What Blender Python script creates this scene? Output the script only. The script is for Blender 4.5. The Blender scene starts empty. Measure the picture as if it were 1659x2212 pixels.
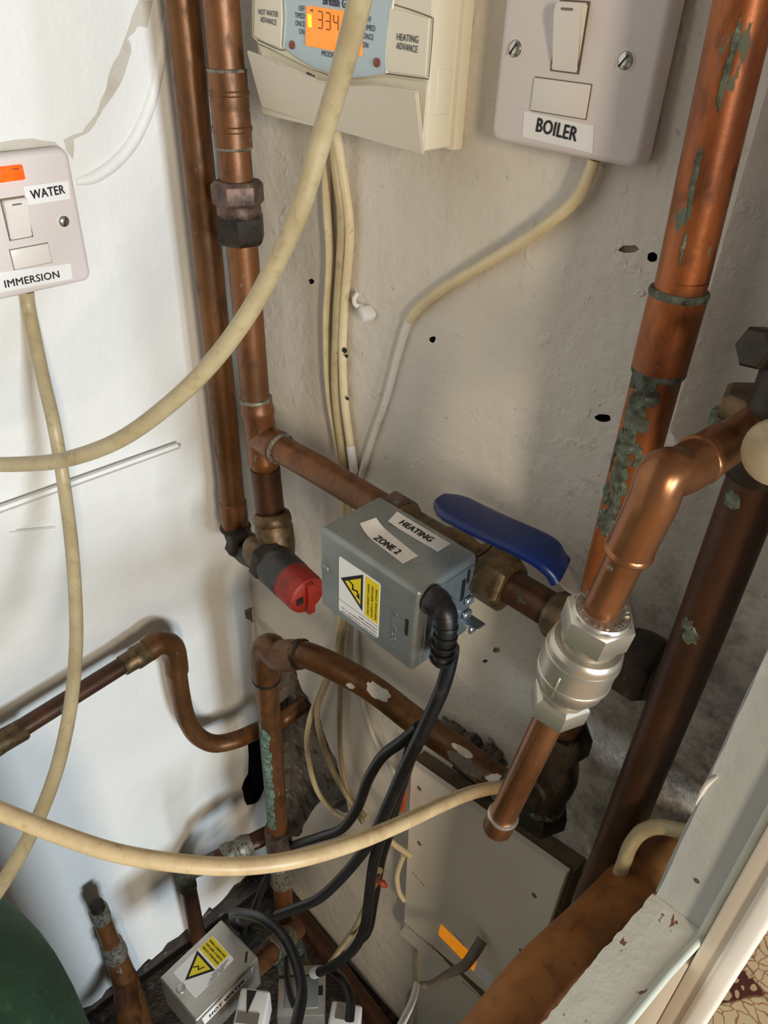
import bpy, bmesh, math, random
from mathutils import Vector as V, Matrix
from mathutils.geometry import delaunay_2d_cdt
random.seed(7)
S = bpy.context.scene
COL = S.collection

# ------------------------------------------------------------------ camera
W_, H_, F_ = 1659.0, 2212.0, 1661.0
ROT = [[0.7067814031411688, 0.7065007718487025, 0.03628646512114869],
       [0.42886118837810083, -0.3871095119794039, -0.8162256470106725],
       [-0.562617213811241, 0.5924549646279077, -0.5765925646511763]]
CAM = V((0.540, -0.363, 1.160))
cd = bpy.data.cameras.new('camera')
cd.sensor_fit = 'VERTICAL'; cd.sensor_height = 36.0; cd.sensor_width = 27.0
cd.lens = 36.0 * F_ / H_; cd.clip_start = 0.01; cd.clip_end = 50
cam = bpy.data.objects.new('camera', cd); COL.objects.link(cam)
rt, dn, fw = V(ROT[0]), V(ROT[1]), V(ROT[2])
cam.matrix_world = Matrix(((rt.x, -dn.x, -fw.x, CAM.x), (rt.y, -dn.y, -fw.y, CAM.y),
                           (rt.z, -dn.z, -fw.z, CAM.z), (0, 0, 0, 1)))
S.camera = cam

# ------------------------------------------------------------------ light
S.view_settings.view_transform = 'Standard'
S.view_settings.look = 'None'
S.view_settings.exposure = -0.07
S.view_settings.gamma = 1.0
wd = bpy.data.worlds.new('world'); S.world = wd; wd.use_nodes = True
wd.node_tree.nodes['Background'].inputs[0].default_value = (0.95, 0.93, 0.90, 1)
wd.node_tree.nodes['Background'].inputs[1].default_value = 0.175

def area(name, loc, target, sx, sy, power, col):
    l = bpy.data.lights.new(name, 'AREA'); l.shape = 'RECTANGLE'; l.size = sx; l.size_y = sy
    l.energy = power; l.color = col
    o = bpy.data.objects.new(name, l); COL.objects.link(o); o.location = loc
    o.rotation_euler = (V(target) - V(loc)).to_track_quat('-Z', 'Y').to_euler()
    return o
area('window_daylight', (4.2, -0.85, 1.15), (0.0, -0.10, 0.34), 0.8, 0.9, 136, (0.77, 0.90, 1.0))
area('room_lamp', (2.45, -1.215, 1.42), (0.3, 0.0, 0.95), 0.24, 0.70, 34, (1.0, 0.85, 0.64))

# ------------------------------------------------------------------ helpers
def at(px, py, x=None, y=None, z=None, d=None):
    c = V((px - W_/2, py - H_/2, F_))
    w = V((ROT[0][0]*c.x + ROT[1][0]*c.y + ROT[2][0]*c.z,
           ROT[0][1]*c.x + ROT[1][1]*c.y + ROT[2][1]*c.z,
           ROT[0][2]*c.x + ROT[1][2]*c.y + ROT[2][2]*c.z))
    if d is not None: t = d / F_
    elif x is not None: t = (x - CAM.x) / w.x
    elif y is not None: t = (y - CAM.y) / w.y
    else: t = (z - CAM.z) / w.z
    return CAM + w * t

def lin(c):
    c = c / 255.0
    return c / 12.92 if c <= 0.04045 else ((c + 0.055) / 1.055) ** 2.4
def C3(r, g, b): return (lin(r), lin(g), lin(b), 1)

def mat(name, col, rough=0.5, metal=0.0, layers=(), bump=(), emit=None, spec=0.5):
    m = bpy.data.materials.new(name); m.use_nodes = True
    nt = m.node_tree; N = nt.nodes; L = nt.links
    b = N['Principled BSDF']
    b.inputs['Roughness'].default_value = rough; b.inputs['Metallic'].default_value = metal
    b.inputs['Specular IOR Level'].default_value = spec
    b.inputs['Base Color'].default_value = col
    tc = N.new('ShaderNodeTexCoord')
    def noise(scale, detail=5, st=None, off=0):
        n = N.new('ShaderNodeTexNoise'); n.inputs['Scale'].default_value = scale
        n.inputs['Detail'].default_value = detail; n.inputs['Roughness'].default_value = 0.6
        mp = N.new('ShaderNodeMapping'); mp.inputs['Location'].default_value = (off, off*1.7, off*0.6)
        if st: mp.inputs['Scale'].default_value = st
        L.new(tc.outputs['Object'], mp.inputs['Vector']); L.new(mp.outputs['Vector'], n.inputs['Vector'])
        return n.outputs['Fac']
    prev = None; pr = None; pm = None
    for i, ly in enumerate(layers):
        scale, lo, hi, c = ly[:4]
        o = ly[4] if len(ly) > 4 else {}
        f = noise(scale, o.get('detail', 5), o.get('st'), 3.1*i + len(name))
        r = N.new('ShaderNodeMapRange'); r.inputs['From Min'].default_value = lo; r.inputs['From Max'].default_value = hi
        r.inputs['To Max'].default_value = o.get('amt', 1.0)
        L.new(f, r.inputs['Value']); fac = r.outputs['Result']
        mx = N.new('ShaderNodeMix'); mx.data_type = 'RGBA'
        L.new(fac, mx.inputs[0])
        if prev is None: mx.inputs[6].default_value = col
        else: L.new(prev, mx.inputs[6])
        mx.inputs[7].default_value = c; prev = mx.outputs[2]
        if 'rough' in o or 'metal' in o:
            for key, sock, base in (('rough', 'Roughness', rough), ('metal', 'Metallic', metal)):
                if key in o:
                    mm = N.new('ShaderNodeMix'); mm.data_type = 'FLOAT'
                    L.new(fac, mm.inputs[0]); mm.inputs[2].default_value = base; mm.inputs[3].default_value = o[key]
                    q = pr if key == 'rough' else pm
                    if q is not None: L.new(q, mm.inputs[2])
                    if key == 'rough': pr = mm.outputs[0]
                    else: pm = mm.outputs[0]
    if prev is not None: L.new(prev, b.inputs['Base Color'])
    if pr is not None: L.new(pr, b.inputs['Roughness'])
    if pm is not None: L.new(pm, b.inputs['Metallic'])
    pn = None
    for bb in bump:
        scale, strength, dist = bb[:3]
        f = noise(scale, 6 if len(bb) == 3 else 3, None, scale*0.013)
        if len(bb) > 3:
            r = N.new('ShaderNodeMapRange'); r.interpolation_type = 'SMOOTHSTEP'
            r.inputs['From Min'].default_value = bb[3]; r.inputs['From Max'].default_value = bb[4]
            L.new(f, r.inputs['Value']); f = r.outputs['Result']
        bn = N.new('ShaderNodeBump'); bn.inputs['Strength'].default_value = strength; bn.inputs['Distance'].default_value = dist
        L.new(f, bn.inputs['Height'])
        if pn is not None: L.new(pn, bn.inputs['Normal'])
        pn = bn.outputs['Normal']
    if pn is not None: L.new(pn, b.inputs['Normal'])
    if emit:
        b.inputs['Emission Color'].default_value = emit[0]; b.inputs['Emission Strength'].default_value = emit[1]
    return m

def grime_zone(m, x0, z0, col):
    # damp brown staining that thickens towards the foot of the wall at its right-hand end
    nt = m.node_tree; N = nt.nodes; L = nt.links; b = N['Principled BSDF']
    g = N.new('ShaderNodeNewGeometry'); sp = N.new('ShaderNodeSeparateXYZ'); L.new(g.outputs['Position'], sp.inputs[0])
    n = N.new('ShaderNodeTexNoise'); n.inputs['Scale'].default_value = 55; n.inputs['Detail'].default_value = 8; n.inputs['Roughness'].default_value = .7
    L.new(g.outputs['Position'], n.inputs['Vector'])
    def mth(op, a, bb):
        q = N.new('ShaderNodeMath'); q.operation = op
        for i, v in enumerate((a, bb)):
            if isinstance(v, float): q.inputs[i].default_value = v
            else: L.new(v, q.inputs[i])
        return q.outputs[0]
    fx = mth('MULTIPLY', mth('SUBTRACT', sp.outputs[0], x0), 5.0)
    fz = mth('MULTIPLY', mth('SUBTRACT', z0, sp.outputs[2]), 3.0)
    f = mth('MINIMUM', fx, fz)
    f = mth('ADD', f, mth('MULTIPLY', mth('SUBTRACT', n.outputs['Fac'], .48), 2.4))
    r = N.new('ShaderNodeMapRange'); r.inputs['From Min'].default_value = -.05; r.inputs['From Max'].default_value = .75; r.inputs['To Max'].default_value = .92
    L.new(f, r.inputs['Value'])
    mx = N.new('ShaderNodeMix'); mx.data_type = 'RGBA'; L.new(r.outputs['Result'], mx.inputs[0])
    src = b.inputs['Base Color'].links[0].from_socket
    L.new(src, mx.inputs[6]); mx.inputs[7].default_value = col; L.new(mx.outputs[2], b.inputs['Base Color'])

def soften(bm, ang=38):
    bm.normal_update()
    ca = math.radians(ang)
    for f in bm.faces: f.smooth = True
    for e in bm.edges:
        if len(e.link_faces) == 2:
            e.smooth = e.calc_face_angle(0.0) < ca
        else: e.smooth = True

def root_of(o):
    while o.parent: o = o.parent
    return o
def obj(name, bm, m, parent=None, ang=38, base=None, label=None):
    bmesh.ops.recalc_face_normals(bm, faces=bm.faces) if base != 'keep' else None
    soften(bm, ang)
    off = V((0, 0, 0))
    if parent is not None: off = root_of(parent).location.copy()
    me = bpy.data.meshes.new(name)
    if parent is None:
        cs = [v.co for v in bm.verts]
        off = V(((min(c.x for c in cs) + max(c.x for c in cs))/2, (min(c.y for c in cs) + max(c.y for c in cs))/2, min(c.z for c in cs)))
    for v in bm.verts: v.co -= off
    bm.to_mesh(me); bm.free()
    ms = m if isinstance(m, (list, tuple)) else [m]
    for q in ms: me.materials.append(q)
    o = bpy.data.objects.new(name, me); COL.objects.link(o)
    if parent is not None: o.parent = parent
    else: o.location = off
    if label: o['label'] = label
    return o
def tag(o, label, cat, group=None):
    o['label'] = label; o['category'] = cat
    if group: o['group'] = group
    return o
def thing(name, loc, label, cat, group=None):
    o = bpy.data.objects.new(name, None); o.empty_display_size = 0.02; COL.objects.link(o); o.location = loc
    return tag(o, label, cat, group)
def struct(name, bm, m, ang=38):
    o = obj(name, bm, m, None, ang); o['kind'] = 'structure'; return o
NB = bmesh.new

def spline(pts, n=8):
    P = [V(p) for p in pts]
    if len(P) < 3 or n <= 1: return P
    Q = [P[0]*2 - P[1]] + P + [P[-1]*2 - P[-2]]
    out = []
    for i in range(1, len(Q) - 2):
        a, b, c, d = Q[i-1], Q[i], Q[i+1], Q[i+2]
        for k in range(n):
            t = k / n
            out.append(0.5*((2*b) + (c - a)*t + (2*a - 5*b + 4*c - d)*t*t + (3*b - a - 3*c + d)*t**3))
    out.append(P[-1]); return out
def frame(d):
    d = d.normalized(); a = V((0, 0, 1)) if abs(d.z) < 0.9 else V((1, 0, 0))
    u = d.cross(a).normalized(); return u, d.cross(u).normalized()
def tube(bm, pts, r, seg=16, n=8, caps=True, wob=0.0):
    P = spline(pts, n); m = len(P)
    T = [(P[min(i+1, m-1)] - P[max(i-1, 0)]).normalized() for i in range(m)]
    u, _ = frame(T[0]); rings = []
    for i in range(m):
        u = (u - T[i]*u.dot(T[i])).normalized(); v = T[i].cross(u)
        if isinstance(r, (list, tuple)):
            s = i/(m-1)*(len(r)-1); j = min(int(s), len(r)-2); rr = r[j] + (r[j+1]-r[j])*(s-j)
        else: rr = r
        if wob: rr *= 1 + random.uniform(-wob, wob)
        rings.append([bm.verts.new(P[i] + (u*math.cos(a) + v*math.sin(a))*rr) for a in (2*math.pi*k/seg for k in range(seg))])
    for i in range(m-1):
        for k in range(seg):
            bm.faces.new((rings[i][k], rings[i][(k+1) % seg], rings[i+1][(k+1) % seg], rings[i+1][k]))
    if caps:
        bm.faces.new(rings[0][::-1]); bm.faces.new(rings[-1])
    return bm
def lathe(bm, p0, ax, prof, seg=24, ph=0.0):
    p0 = V(p0); d = V(ax).normalized(); u, v = frame(d); rings = []
    for t, r in prof:
        rings.append([bm.verts.new(p0 + d*t + (u*math.cos(a) + v*math.sin(a))*r) for a in (ph + 2*math.pi*k/seg for k in range(seg))])
    for i in range(len(rings)-1):
        for k in range(seg):
            bm.faces.new((rings[i][k], rings[i][(k+1) % seg], rings[i+1][(k+1) % seg], rings[i+1][k]))
    bm.faces.new(rings[0][::-1]); bm.faces.new(rings[-1])
    return bm
def hexnut(bm, p0, ax, ln, r, ph=0.2, seg=6, bev=0.14):
    b = min(ln, r)*bev
    lathe(bm, p0, ax, [(0, r*0.84), (b, r*0.98), (b*1.4, r), (ln - b*1.4, r), (ln - b, r*0.98), (ln, r*0.84)], seg, ph)
    return bm
def box(bm, c, s, ax=None, bev=0.0, seg=2):
    X, Y, Z = ax if ax else (V((1, 0, 0)), V((0, 1, 0)), V((0, 0, 1)))
    c = V(c); vs = {}
    b2 = bmesh.new()
    r = bmesh.ops.create_cube(b2, size=1.0)
    for v in b2.verts: v.co = V((v.co.x*s[0], v.co.y*s[1], v.co.z*s[2]))
    if bev: bmesh.ops.bevel(b2, geom=list(b2.edges), offset=bev, segments=seg, affect='EDGES', profile=0.5)
    for v in b2.verts: v.co = c + X*v.co.x + Y*v.co.y + Z*v.co.z
    me = bpy.data.meshes.new('tmp'); b2.to_mesh(me); b2.free(); bm.from_mesh(me); bpy.data.meshes.remove(me)
    return bm
def rplate(bm, c, u, v, n, w, h, th, rad, edge=0.0, seg=6):
    # rounded-corner plate standing from c (back) to c+n*th, softened front edge
    c, u, v, n = V(c), V(u), V(v), V(n)
    def ring(inset, off):
        out = []
        for sx, sy, a0 in ((1, 1, 0), (-1, 1, 90), (-1, -1, 180), (1, -1, 270)):
            for k in range(seg+1):
                a = math.radians(a0 + 90*k/seg)
                rr = max(rad - inset, 1e-5)
                x = sx*(w/2 - rad) + rr*math.cos(a); y = sy*(h/2 - rad) + rr*math.sin(a)
                out.append(bm.verts.new(c + u*x + v*y + n*off))
        return out
    rs = [ring(0, 0)]
    if edge:
        for k in range(4):
            a = math.pi/2*k/3
            rs.append(ring(edge*(1-math.cos(a)), th - edge + edge*math.sin(a)))
    else: rs.append(ring(0, th))
    m = len(rs[0])
    for i in range(len(rs)-1):
        for k in range(m): bm.faces.new((rs[i][k], rs[i][(k+1) % m], rs[i+1][(k+1) % m], rs[i+1][k]))
    bm.faces.new(rs[0][::-1]); bm.faces.new(rs[-1]); return bm
def prism(bm, pts, ext):
    ext = V(ext); a = [bm.verts.new(V(p)) for p in pts]; b = [bm.verts.new(V(p) + ext) for p in pts]
    n = len(a)
    bm.faces.new(a[::-1]); bm.faces.new(b)
    for k in range(n): bm.faces.new((a[k], a[(k+1) % n], b[(k+1) % n], b[k]))
    return bm
def text(bm, s, p0, u, v, width=None, height=None, bold=0.0, lift=0.0004, n=None, sx=1.0, extr=0.0):
    cu = bpy.data.curves.new('t', 'FONT'); cu.body = s; cu.size = 1.0; thick = bold*1.6 if bold > 0 else 0; cu.offset = min(bold, 0); cu.resolution_u = 3; cu.space_character = 1.06
    cu.extrude = extr
    ob = bpy.data.objects.new('t', cu); COL.objects.link(ob)
    dg = bpy.context.evaluated_depsgraph_get(); me = bpy.data.meshes.new_from_object(ob.evaluated_get(dg))
    bpy.data.objects.remove(ob); bpy.data.curves.remove(cu)
    xs = [q.co.x for q in me.vertices]; x0, x1 = min(xs), max(xs)
    u = V(u); v = V(v); n = V(n) if n is not None else u.cross(v).normalized()
    if width is None: k = height/0.73; kx = k*sx
    else:
        kx = width/(x1-x0); k = height/0.73 if height else kx
    for q in me.vertices:
        q.co = V(p0) + u.normalized()*((q.co.x - x0)*kx) + v.normalized()*(q.co.y*k) + n*(lift + q.co.z*k)
    reps = ((0, 0),) if not thick else ((0, 0), (thick, 0), (-thick, 0), (0, thick*.7), (0, -thick*.7))
    base = [q.co.copy() for q in me.vertices]
    for i, (a_, b_) in enumerate(reps):
        for q, c in zip(me.vertices, base): q.co = c + (u.normalized()*a_ + v.normalized()*b_)*k + n*(i*.00001)
        bm.from_mesh(me)
    bpy.data.meshes.remove(me)
    return bm
def pxtext(bm, s, a, b, pl, h, bold=0.02, lift=0.0006):
    # text whose baseline runs from picture point a to b on plane pl
    p, q = at(*a, **pl), at(*b, **pl)
    n = V((0, -1, 0)) if 'y' in pl else V((1, 0, 0)) if 'x' in pl else V((0, 0, 1))
    u = (q - p).normalized(); v = n.cross(u)
    return text(bm, s, p, u, v, (q - p).length, h, bold, lift, n)
def pxplate(bm, pxs, pl, th, lift=0.0):
    n = V((0, -1, 0)) if 'y' in pl else V((1, 0, 0)) if 'x' in pl else V((0, 0, 1))
    return prism(bm, [at(*p, **pl) + n*lift for p in pxs], n*th)

def patch(bm, a, b, r, t, dirv, hl, ha, rnd, lift=.0006, nb=14, lo=.55):
    # an irregular crust that follows a pipe of radius r running from a to b
    a, b = V(a), V(b); d = (b - a).normalized(); dv_ = V(dirv); u = (dv_ - d*dv_.dot(d)).normalized(); v = d.cross(u); c = a + (b-a)*t
    rad = [rnd.uniform(lo, 1.15) for _ in range(nb)]
    def P(l, an, h): return c + d*l + (u*math.cos(an) + v*math.sin(an))*(r + h)
    c0 = bm.verts.new(P(0, 0, lift)); rings = []
    for f_, h in ((.5, lift), (.85, lift*.8), (1.0, -.0004)):
        rings.append([bm.verts.new(P(hl*rad[k]*f_*math.cos(2*math.pi*k/nb), ha*rad[k]*f_*math.sin(2*math.pi*k/nb), h*rnd.uniform(.7, 1.2) if h > 0 else h)) for k in range(nb)])
    for k in range(nb):
        k2 = (k+1) % nb
        bm.faces.new((c0, rings[0][k], rings[0][k2]))
        for i in range(2): bm.faces.new((rings[i][k], rings[i+1][k], rings[i+1][k2], rings[i][k2]))
    return bm

# ------------------------------------------------------------------ materials
WHITE = C3(228, 226, 222)
M_left = mat('painted_plaster_cool', C3(226, 225, 222), 0.55, 0, [(9, .62, .8, C3(205, 203, 198), {'amt': .5}), (420, .74, .78, C3(120, 105, 85), {'amt': .5})],
             [(7, .5, .012), (30, .22, .0022), (80, .35, .001, .70, .80), (190, .10, .0005)])
M_back = mat('painted_plaster_warm', C3(219, 211, 199), 0.6, 0, [(6, .5, .75, C3(196, 184, 167), {'amt': .6}), (26, .64, .78, C3(176, 160, 140), {'amt': .35}), (240, .74, .79, C3(112, 92, 72), {'amt': .6})],
             [(9, .6, .012), (40, .3, .0026), (70, .32, .0016, .60, .74), (110, .6, .0014, .70, .80), (220, .14, .0006)])
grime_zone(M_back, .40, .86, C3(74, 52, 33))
M_grime = mat('grimy_plaster', C3(150, 130, 105), 0.8, 0, [(30, .45, .7, C3(96, 76, 55)), (120, .6, .72, C3(52, 38, 26))], [(40, .6, .004), (200, .5, .001)])
M_scar = mat('bare_plaster', C3(196, 190, 178), 0.85, 0, [(60, .5, .75, C3(176, 168, 152))], [(150, .6, .001)])
M_rubble = mat('rubble', C3(128, 118, 106), .95, 0, [(45, .5, .66, C3(74, 62, 52)), (90, .58, .68, C3(176, 168, 158))], [(50, 1.0, .012), (220, .8, .003)])
M_dark = mat('black_void', C3(14, 12, 11), 0.95, 0, [(60, .5, .7, C3(36, 30, 26))], [(90, .6, .004)])
M_floor = mat('dusty_floor', C3(62, 52, 44), 0.95, 0, [(18, .45, .65, C3(34, 27, 22)), (70, .58, .72, C3(112, 98, 84))], [(40, 1.0, .012), (200, .8, .002)])
VG = C3(104, 134, 118)
def copper(name, base, tarn, vg=.70, vgc=VG, paint=.80, rough=.40, metal=.40, dark=C3(58, 36, 20)):
    return mat(name, base, rough, metal, [
        (38, .40, .66, tarn, {'st': (1, 1, .3)}),
        (95, .52, .72, dark, {'amt': .75, 'rough': .62, 'st': (1, 1, .5)}),
        (120, vg, vg + .05, vgc, {'rough': .9, 'metal': 0.0, 'detail': 8, 'st': (1, 1, .45)}),
        (380, paint, paint + .02, C3(205, 198, 186), {'rough': .8, 'metal': 0.0})], [(120, .25, .0006), (500, .15, .0002)])
M_cu = copper('copper_tarnished', C3(128, 82, 46), C3(92, 60, 36), .66, paint=.72)
M_cu_pipe = copper('copper_brown', C3(116, 76, 40), C3(84, 54, 27), .69, paint=.73)
M_cu_vg = copper('copper_verdigris', C3(172, 98, 46), C3(116, 62, 32), .615, C3(96, 106, 92), .84)
M_cu_dark = copper('copper_dark', C3(82, 50, 30), C3(58, 36, 22), .67, C3(60, 80, 66), .76, .42, .35)
M_cu_new = mat('copper_bright', C3(150, 100, 64), .30, .72, [(40, .42, .68, C3(118, 76, 46), {'st': (1, 1, .4)}), (130, .6, .76, C3(100, 62, 38), {'amt': .6})], [(50, .08, .0006)])
M_cu_fat = mat('copper_waxy', C3(160, 104, 52), .46, .15, [(30, .42, .68, C3(124, 76, 36)), (110, .55, .75, C3(84, 50, 26), {'amt': .7}), (260, .735, .75, C3(204, 190, 170), {'metal': 0})], [(120, .25, .0008)])
M_vpat = mat('verdigris_pale', C3(108, 134, 120), .9, 0, [(160, .40, .60, C3(70, 84, 72)), (300, .6, .7, C3(168, 184, 172))], [(200, .6, .001)])
M_solder = mat('solder', C3(140, 132, 118), .5, .4, [(150, .48, .64, C3(92, 104, 94)), (260, .5, .66, C3(82, 66, 50))], [(150, .5, .001)])
M_green = mat('verdigris_crust', C3(98, 108, 96), .92, .0, [(170, .42, .64, C3(64, 60, 50)), (260, .58, .70, C3(142, 156, 142))], [(120, .8, .002)])
M_brass = mat('brass_dull', C3(112, 90, 62), .45, .6, [(110, .42, .66, C3(70, 54, 36)), (200, .62, .70, C3(88, 98, 82), {'metal': 0, 'rough': .9})], [(90, .3, .001)])
M_bronze = mat('bronze_brown', C3(108, 84, 74), .5, .5, [(110, .42, .64, C3(70, 56, 50)), (170, .60, .68, C3(92, 104, 96), {'metal': 0})], [(90, .35, .001)])
M_brassdk = mat('brass_black', C3(50, 41, 30), .5, .4, [(110, .45, .68, C3(28, 23, 18)), (160, .64, .71, C3(54, 72, 60), {'metal': 0})], [(90, .3, .001)])
M_nickel = mat('nickel_plate', C3(196, 188, 174), .36, .85, [(40, .5, .75, C3(176, 166, 152), {'amt': .6})], [(120, .06, .0003)])
M_blackcap = mat('black_cap', C3(46, 46, 44), .5, 0, [(60, .5, .7, C3(84, 84, 80))], [(120, .3, .0006)])
M_red = mat('red_plastic', C3(152, 38, 22), .5, 0, [(90, .45, .72, C3(116, 30, 20))])
M_cab = mat('cable_tan', C3(184, 168, 132), .42, 0, [(40, .38, .70, C3(160, 140, 102), {'amt': .8}), (130, .55, .76, C3(126, 106, 74), {'amt': .55}), (210, .735, .755, C3(58, 50, 40))], [(120, .1, .0004)])
M_cab2 = mat('cable_cream', C3(222, 206, 170), .42, 0, [(60, .40, .74, C3(198, 178, 138), {'amt': .7}), (170, .6, .78, C3(150, 128, 92), {'amt': .5}), (240, .75, .77, C3(66, 54, 40))], [(120, .1, .0004)])
M_cab3 = mat('cable_buff', C3(208, 182, 140), .42, 0, [(60, .45, .7, C3(184, 154, 110)), (200, .62, .76, C3(142, 110, 72), {'amt': .7})], [(120, .08, .0004)])
M_cabpaint = mat('cable_painted', C3(222, 216, 206), .6, 0, [(40, .56, .7, C3(196, 180, 150))], [(60, .4, .002)])
M_blk = mat('black_rubber', C3(24, 24, 25), .42, 0, [(50, .6, .75, C3(56, 54, 50))], [(140, .15, .0004)])
M_gry = mat('grey_flex', C3(112, 104, 92), .5, 0, [(40, .5, .7, C3(88, 80, 70))])
M_plate = mat('switch_plastic', C3(218, 208, 205), .38, 0, [(24, .6, .85, C3(206, 194, 188), {'amt': .5})], [(600, .1, .0002)])
M_rock = mat('rocker_plastic', C3(226, 219, 212), .32)
M_prog = mat('programmer_cream', C3(226, 219, 198), .42, 0, [(12, .6, .85, C3(206, 196, 168), {'amt': .5})])
M_progw = mat('flap_cream', C3(214, 205, 186), .4, 0, [(20, .62, .85, C3(190, 176, 146), {'amt': .5})])
M_blue = mat('panel_blue_grey', C3(180, 198, 206), .4)
M_seam = mat('dark_seam', C3(112, 100, 86), .7)
M_ink = mat('black_ink', C3(20, 20, 22), .6)
M_inkb = mat('navy_ink', C3(52, 54, 78), .6)
M_lcd = mat('lcd_amber', C3(240, 140, 50), .3, 0, [(30, .5, .75, C3(246, 160, 84))], (), (C3(255, 132, 30), .55))
M_lcdhot = mat('lcd_lamp', C3(255, 190, 40), .3, 0, (), (), (C3(255, 190, 30), 1.6))
M_lcdseg = mat('lcd_segment', C3(120, 72, 40), .5)
M_led = mat('led_brown', C3(128, 66, 44), .3)
M_neon = mat('neon_orange', C3(255, 92, 20), .25, 0, [(90, .5, .7, C3(255, 120, 40))], (), (C3(255, 80, 10), .5))
M_neon2 = mat('neon_amber', C3(240, 160, 40), .3, 0, [(60, .5, .7, C3(220, 130, 20))], (), (C3(255, 150, 20), .45))
M_lab = mat('label_white', C3(236, 234, 234), .35)
M_labw = mat('label_warm', C3(222, 212, 204), .3)
M_yel = mat('sticker_yellow', C3(232, 208, 30), .35)
M_galv = mat('galvanised', C3(142, 147, 145), .42, .55, [(50, .45, .7, C3(128, 133, 132)), (160, .6, .74, C3(156, 160, 158), {'amt': .5})], [(90, .08, .0005)])
M_zinc = mat('zinc_blue', C3(178, 190, 198), .34, .8, [(40, .45, .7, C3(136, 148, 156))], [(90, .12, .0006)])
M_alu = mat('aluminium_head', C3(196, 192, 184), .36, .8, [(40, .5, .75, C3(176, 172, 164))], [(140, .06, .0003)])
M_screw = mat('screw_steel', C3(196, 192, 186), .25, .9, [(120, .5, .7, C3(120, 112, 100))])
M_lever = mat('lever_blue', C3(0, 30, 92), .36, 0, [(40, .5, .8, C3(0, 22, 70))], [(100, .1, .0004)])
M_steel = mat('lever_steel', C3(186, 184, 178), .35, .8)
M_board = mat('wiring_cover', C3(226, 217, 203), .5, 0, [(10, .5, .8, C3(212, 202, 186)), (160, .74, .78, C3(120, 106, 90), {'amt': .6})])
M_dusty = mat('dusty_back_box', C3(104, 88, 66), .9, 0, [(40, .5, .7, C3(64, 52, 38))], [(90, .6, .002)])
M_print = mat('faded_print', C3(120, 112, 102), .7)
M_wood = mat('painted_timber_grey', C3(194, 197, 195), .5, 0, [(14, .5, .75, C3(178, 181, 180)), (200, .75, .78, C3(120, 110, 98), {'amt': .5})], [(26, .5, .004), (120, .4, .001)])  # grey paint, toned down so the colour carries the shade on the jamb
M_sill = mat('painted_timber_worn', C3(222, 220, 208), .5, 0, [(20, .52, .75, C3(206, 202, 184)), (110, .655, .675, C3(140, 92, 66), {'st': (1.4, .6, 1), 'detail': 3})], [(30, .4, .003), (120, .4, .001)])
M_cream = mat('gloss_cream', C3(226, 214, 196), .35)
M_gloss = mat('gloss_white', C3(244, 236, 224), .3)
M_edge = mat('gloss_pale_edge', C3(214, 218, 206), .3, 0, [(40, .5, .75, C3(196, 204, 200))])
M_cyl = mat('green_foam', C3(54, 92, 66), .75, 0, [(20, .45, .7, C3(36, 66, 48)), (140, .55, .75, C3(74, 108, 82))], [(160, .5, .001)])
M_conn = mat('white_connector', C3(226, 224, 220), .45, 0, [(30, .6, .8, C3(200, 194, 184), {'amt': .6})])
M_orange = mat('orange_sleeve', C3(190, 82, 40), .5, 0, [(80, .5, .7, C3(150, 60, 30))])
M_cap = mat('cream_cap', C3(178, 162, 130), .45, 0, [(60, .45, .7, C3(140, 120, 88))])

# carpet: cream ground with a maroon floral lattice
def carpet_mat():
    m = bpy.data.materials.new('floral_carpet'); m.use_nodes = True
    nt = m.node_tree; N = nt.nodes; L = nt.links; b = N['Principled BSDF']; b.inputs['Roughness'].default_value = .95
    tc = N.new('ShaderNodeTexCoord')
    nz = N.new('ShaderNodeTexNoise'); nz.inputs['Scale'].default_value = 26; nz.inputs['Detail'].default_value = 2; L.new(tc.outputs['Object'], nz.inputs['Vector'])
    ad = N.new('ShaderNodeVectorMath'); ad.operation = 'MULTIPLY_ADD'; ad.inputs[1].default_value = (.045, .045, 0)
    L.new(nz.outputs['Color'], ad.inputs[0]); L.new(tc.outputs['Object'], ad.inputs[2])
    def vor(scale, feat):
        v = N.new('ShaderNodeTexVoronoi'); v.feature = feat; v.inputs['Scale'].default_value = scale
        L.new(ad.outputs[0], v.inputs['Vector']); return v.outputs['Distance']
    def rng(s, lo, hi):
        r = N.new('ShaderNodeMapRange'); r.inputs['From Min'].default_value = lo; r.inputs['From Max'].default_value = hi
        L.new(s, r.inputs['Value']); return r.outputs['Result']
    def mix(f, a, bb):
        x = N.new('ShaderNodeMix'); x.data_type = 'RGBA'; L.new(f, x.inputs[0])
        if isinstance(a, tuple): x.inputs[6].default_value = a
        else: L.new(a, x.inputs[6])
        if isinstance(bb, tuple): x.inputs[7].default_value = bb
        else: L.new(bb, x.inputs[7])
        return x.outputs[2]
    n = N.new('ShaderNodeTexNoise'); n.inputs['Scale'].default_value = 9; L.new(tc.outputs['Object'], n.inputs['Vector'])
    cream, mar = C3(234, 206, 158), C3(96, 44, 34)
    leaf = mix(rng(vor(58, 'DISTANCE_TO_EDGE'), .09, .03), cream, C3(176, 116, 86))
    dots = mix(rng(vor(75, 'F1'), .42, .36), mar, C3(214, 178, 132))
    c = mix(rng(n.outputs['Fac'], .50, .53), leaf, dots)
    L.new(c, b.inputs['Base Color'])
    return m
M_carpet = carpet_mat()

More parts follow.
